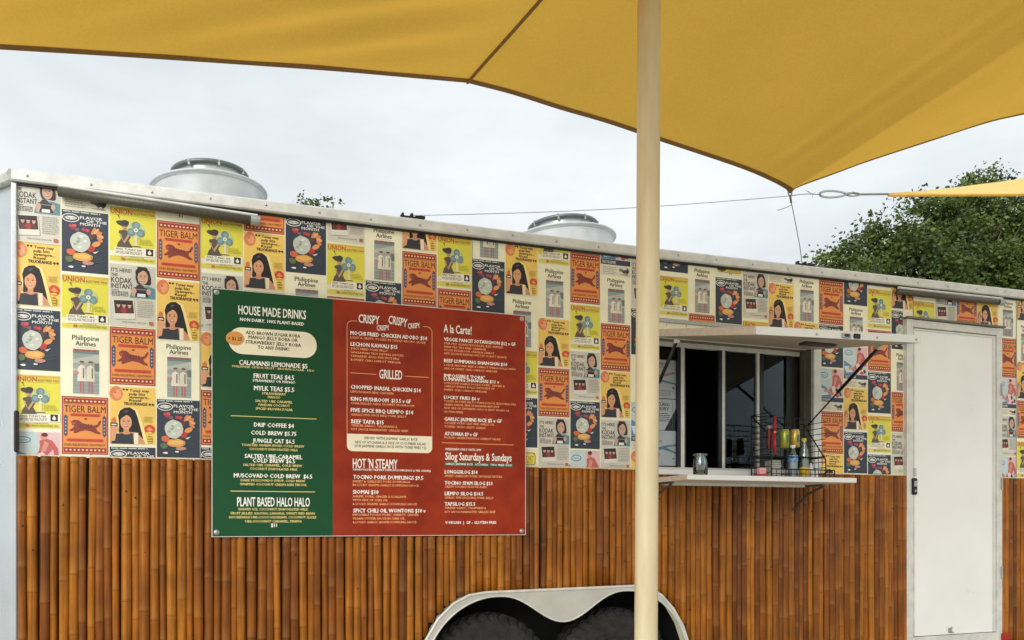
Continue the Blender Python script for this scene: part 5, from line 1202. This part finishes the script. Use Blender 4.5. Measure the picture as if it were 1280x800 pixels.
def tree(loc, label, lobes, nleaf, trunk_h, seed, leaf=.088, cs=1.0):
    r = random.Random(seed); loc = Vector(loc); t_ = thing('tree', label, 'tree', loc)
    bm = bmesh.new(); tube(bm, [Vector((0, 0, 0)), Vector((.05, 0, trunk_h * .4)), Vector((-.03, .05, trunk_h))], [.26, .19, .14], 10)
    for c, rx, rz in lobes:
        c = Vector(c); st = Vector((0, 0, trunk_h * r.uniform(.55, .95))); tube(bm, [st, st.lerp(c, .5) + Vector((0, 0, .2)), c], [.09, .055, .02], 6)
        for k in range(5):
            e = c + Vector((r.uniform(-1, 1) * rx, r.uniform(-1, 1) * rx, r.uniform(-.2, 1) * rz)) * .85; tube(bm, [st.lerp(c, .6), st.lerp(c, .6).lerp(e, .6) + Vector((0, 0, .1)), e], [.035, .02, .008], 5)
    finish(bm, 'trunk', BK, t_, True)
    V = []; F = []; col = []
    tot = sum(rx * rx * rz for _, rx, rz in lobes)
    for c, rx, rz in lobes:
        nl = int(nleaf * rx * rx * rz / tot); c = Vector(c); ncl = max(8, int(nl // (40 * cs))); 
        for q in range(ncl):
            while 1:
                d_ = Vector((r.uniform(-1, 1), r.uniform(-1, 1), r.uniform(-1, 1)))
                if (.35 < d_.length < 1 or (d_.length < .35 and r.random() < .3)) and noise.noise((c + Vector((d_.x * rx, 0, d_.z * rz))) * 1.9) > -.14: break
            d_ *= 1 + .3 * noise.noise(d_ * 3 + c)
            d_ *= 1.22 if q % 9 == 0 else 1.0; cc = c + Vector((d_.x * rx, d_.y * rx * .75, d_.z * rz)); cr = r.uniform(.13, .3) * cs; tn = r.uniform(.35, 1.6); yl = r.random()
            dr_ = Vector((r.uniform(-1, 1), r.uniform(-1, 1), r.uniform(-.4, .7))).normalized()
            for k in range(nl // ncl):
                pp = cc + Vector((r.gauss(0, 1), r.gauss(0, 1), r.gauss(0, .55))) * cr * .5 + dr_ * r.uniform(-.2, .3) * cs
                u = Vector((r.gauss(0, 1), r.gauss(0, 1), r.gauss(0, .6))).normalized(); v = u.cross(Vector((r.gauss(0, 1), r.gauss(0, 1), r.gauss(0, 1)))).normalized(); L = leaf * r.uniform(.6, 1.25)
                b = len(V); V += [pp - u * L * .5, pp + v * L * .3, pp + u * L * .5, pp - v * L * .3]; F.append((b, b + 1, b + 2, b + 3))
                z = tn * r.uniform(.75, 1.25); base_ = (.05 + .055 * yl, .095 + .045 * yl, .02); col.append(tuple(x_ * z for x_ in base_))
    me = bpy.data.meshes.new('crown'); me.from_pydata(V, [], F); at = me.color_attributes.new('tone', 'FLOAT_COLOR', 'CORNER'); dd = []
    for c in col: dd += [*c, 1.0] * 4
    at.data.foreach_set('color', dd); me.materials.append(LM); link('crown', me, t_)
def lobe(px, py, y, base, rx, rz): return ((P(px, py, y) - Vector(base)), rx, rz)
b1 = Vector((P(1190, 300, 8).x, 8, 0))
L = [lobe(1060, 335, 7.5, b1, .62, .42), lobe(1115, 310, 7.8, b1, .75, .55), lobe(1150, 345, 7.4, b1, .9, .6), lobe(1165, 282, 8, b1, .75, .55), lobe(1210, 270, 8.2, b1, .85, .7), lobe(1225, 330, 7.6, b1, 1.0, .8), lobe(1270, 290, 8.2, b1, .95, .8), lobe(1226, 226, 8.4, b1, .42, .2), lobe(1290, 345, 7.8, b1, 1.0, .9), lobe(1330, 300, 8, b1, 1.2, .9), lobe(1180, 400, 8, b1, 1.4, .9)]
tree(b1, 'broad dark green tree rising behind the right end of the trailer', L, 98000, 3.6, 3)
b2 = Vector((P(398, 300, 9).x, 9, 0))
L = [lobe(385, 257, 9, b2, .10, .07), lobe(409, 257, 9.1, b2, .21, .11), lobe(400, 268, 9.1, b2, .3, .1), lobe(400, 300, 9, b2, .9, .45), lobe(385, 340, 9, b2, 1.3, .8), lobe(420, 350, 9, b2, 1.2, .8)]
tree(b2, 'treetop just showing over the roof rail right of the left roof fan', L, 60000, 3.4, 9, .065, .4)
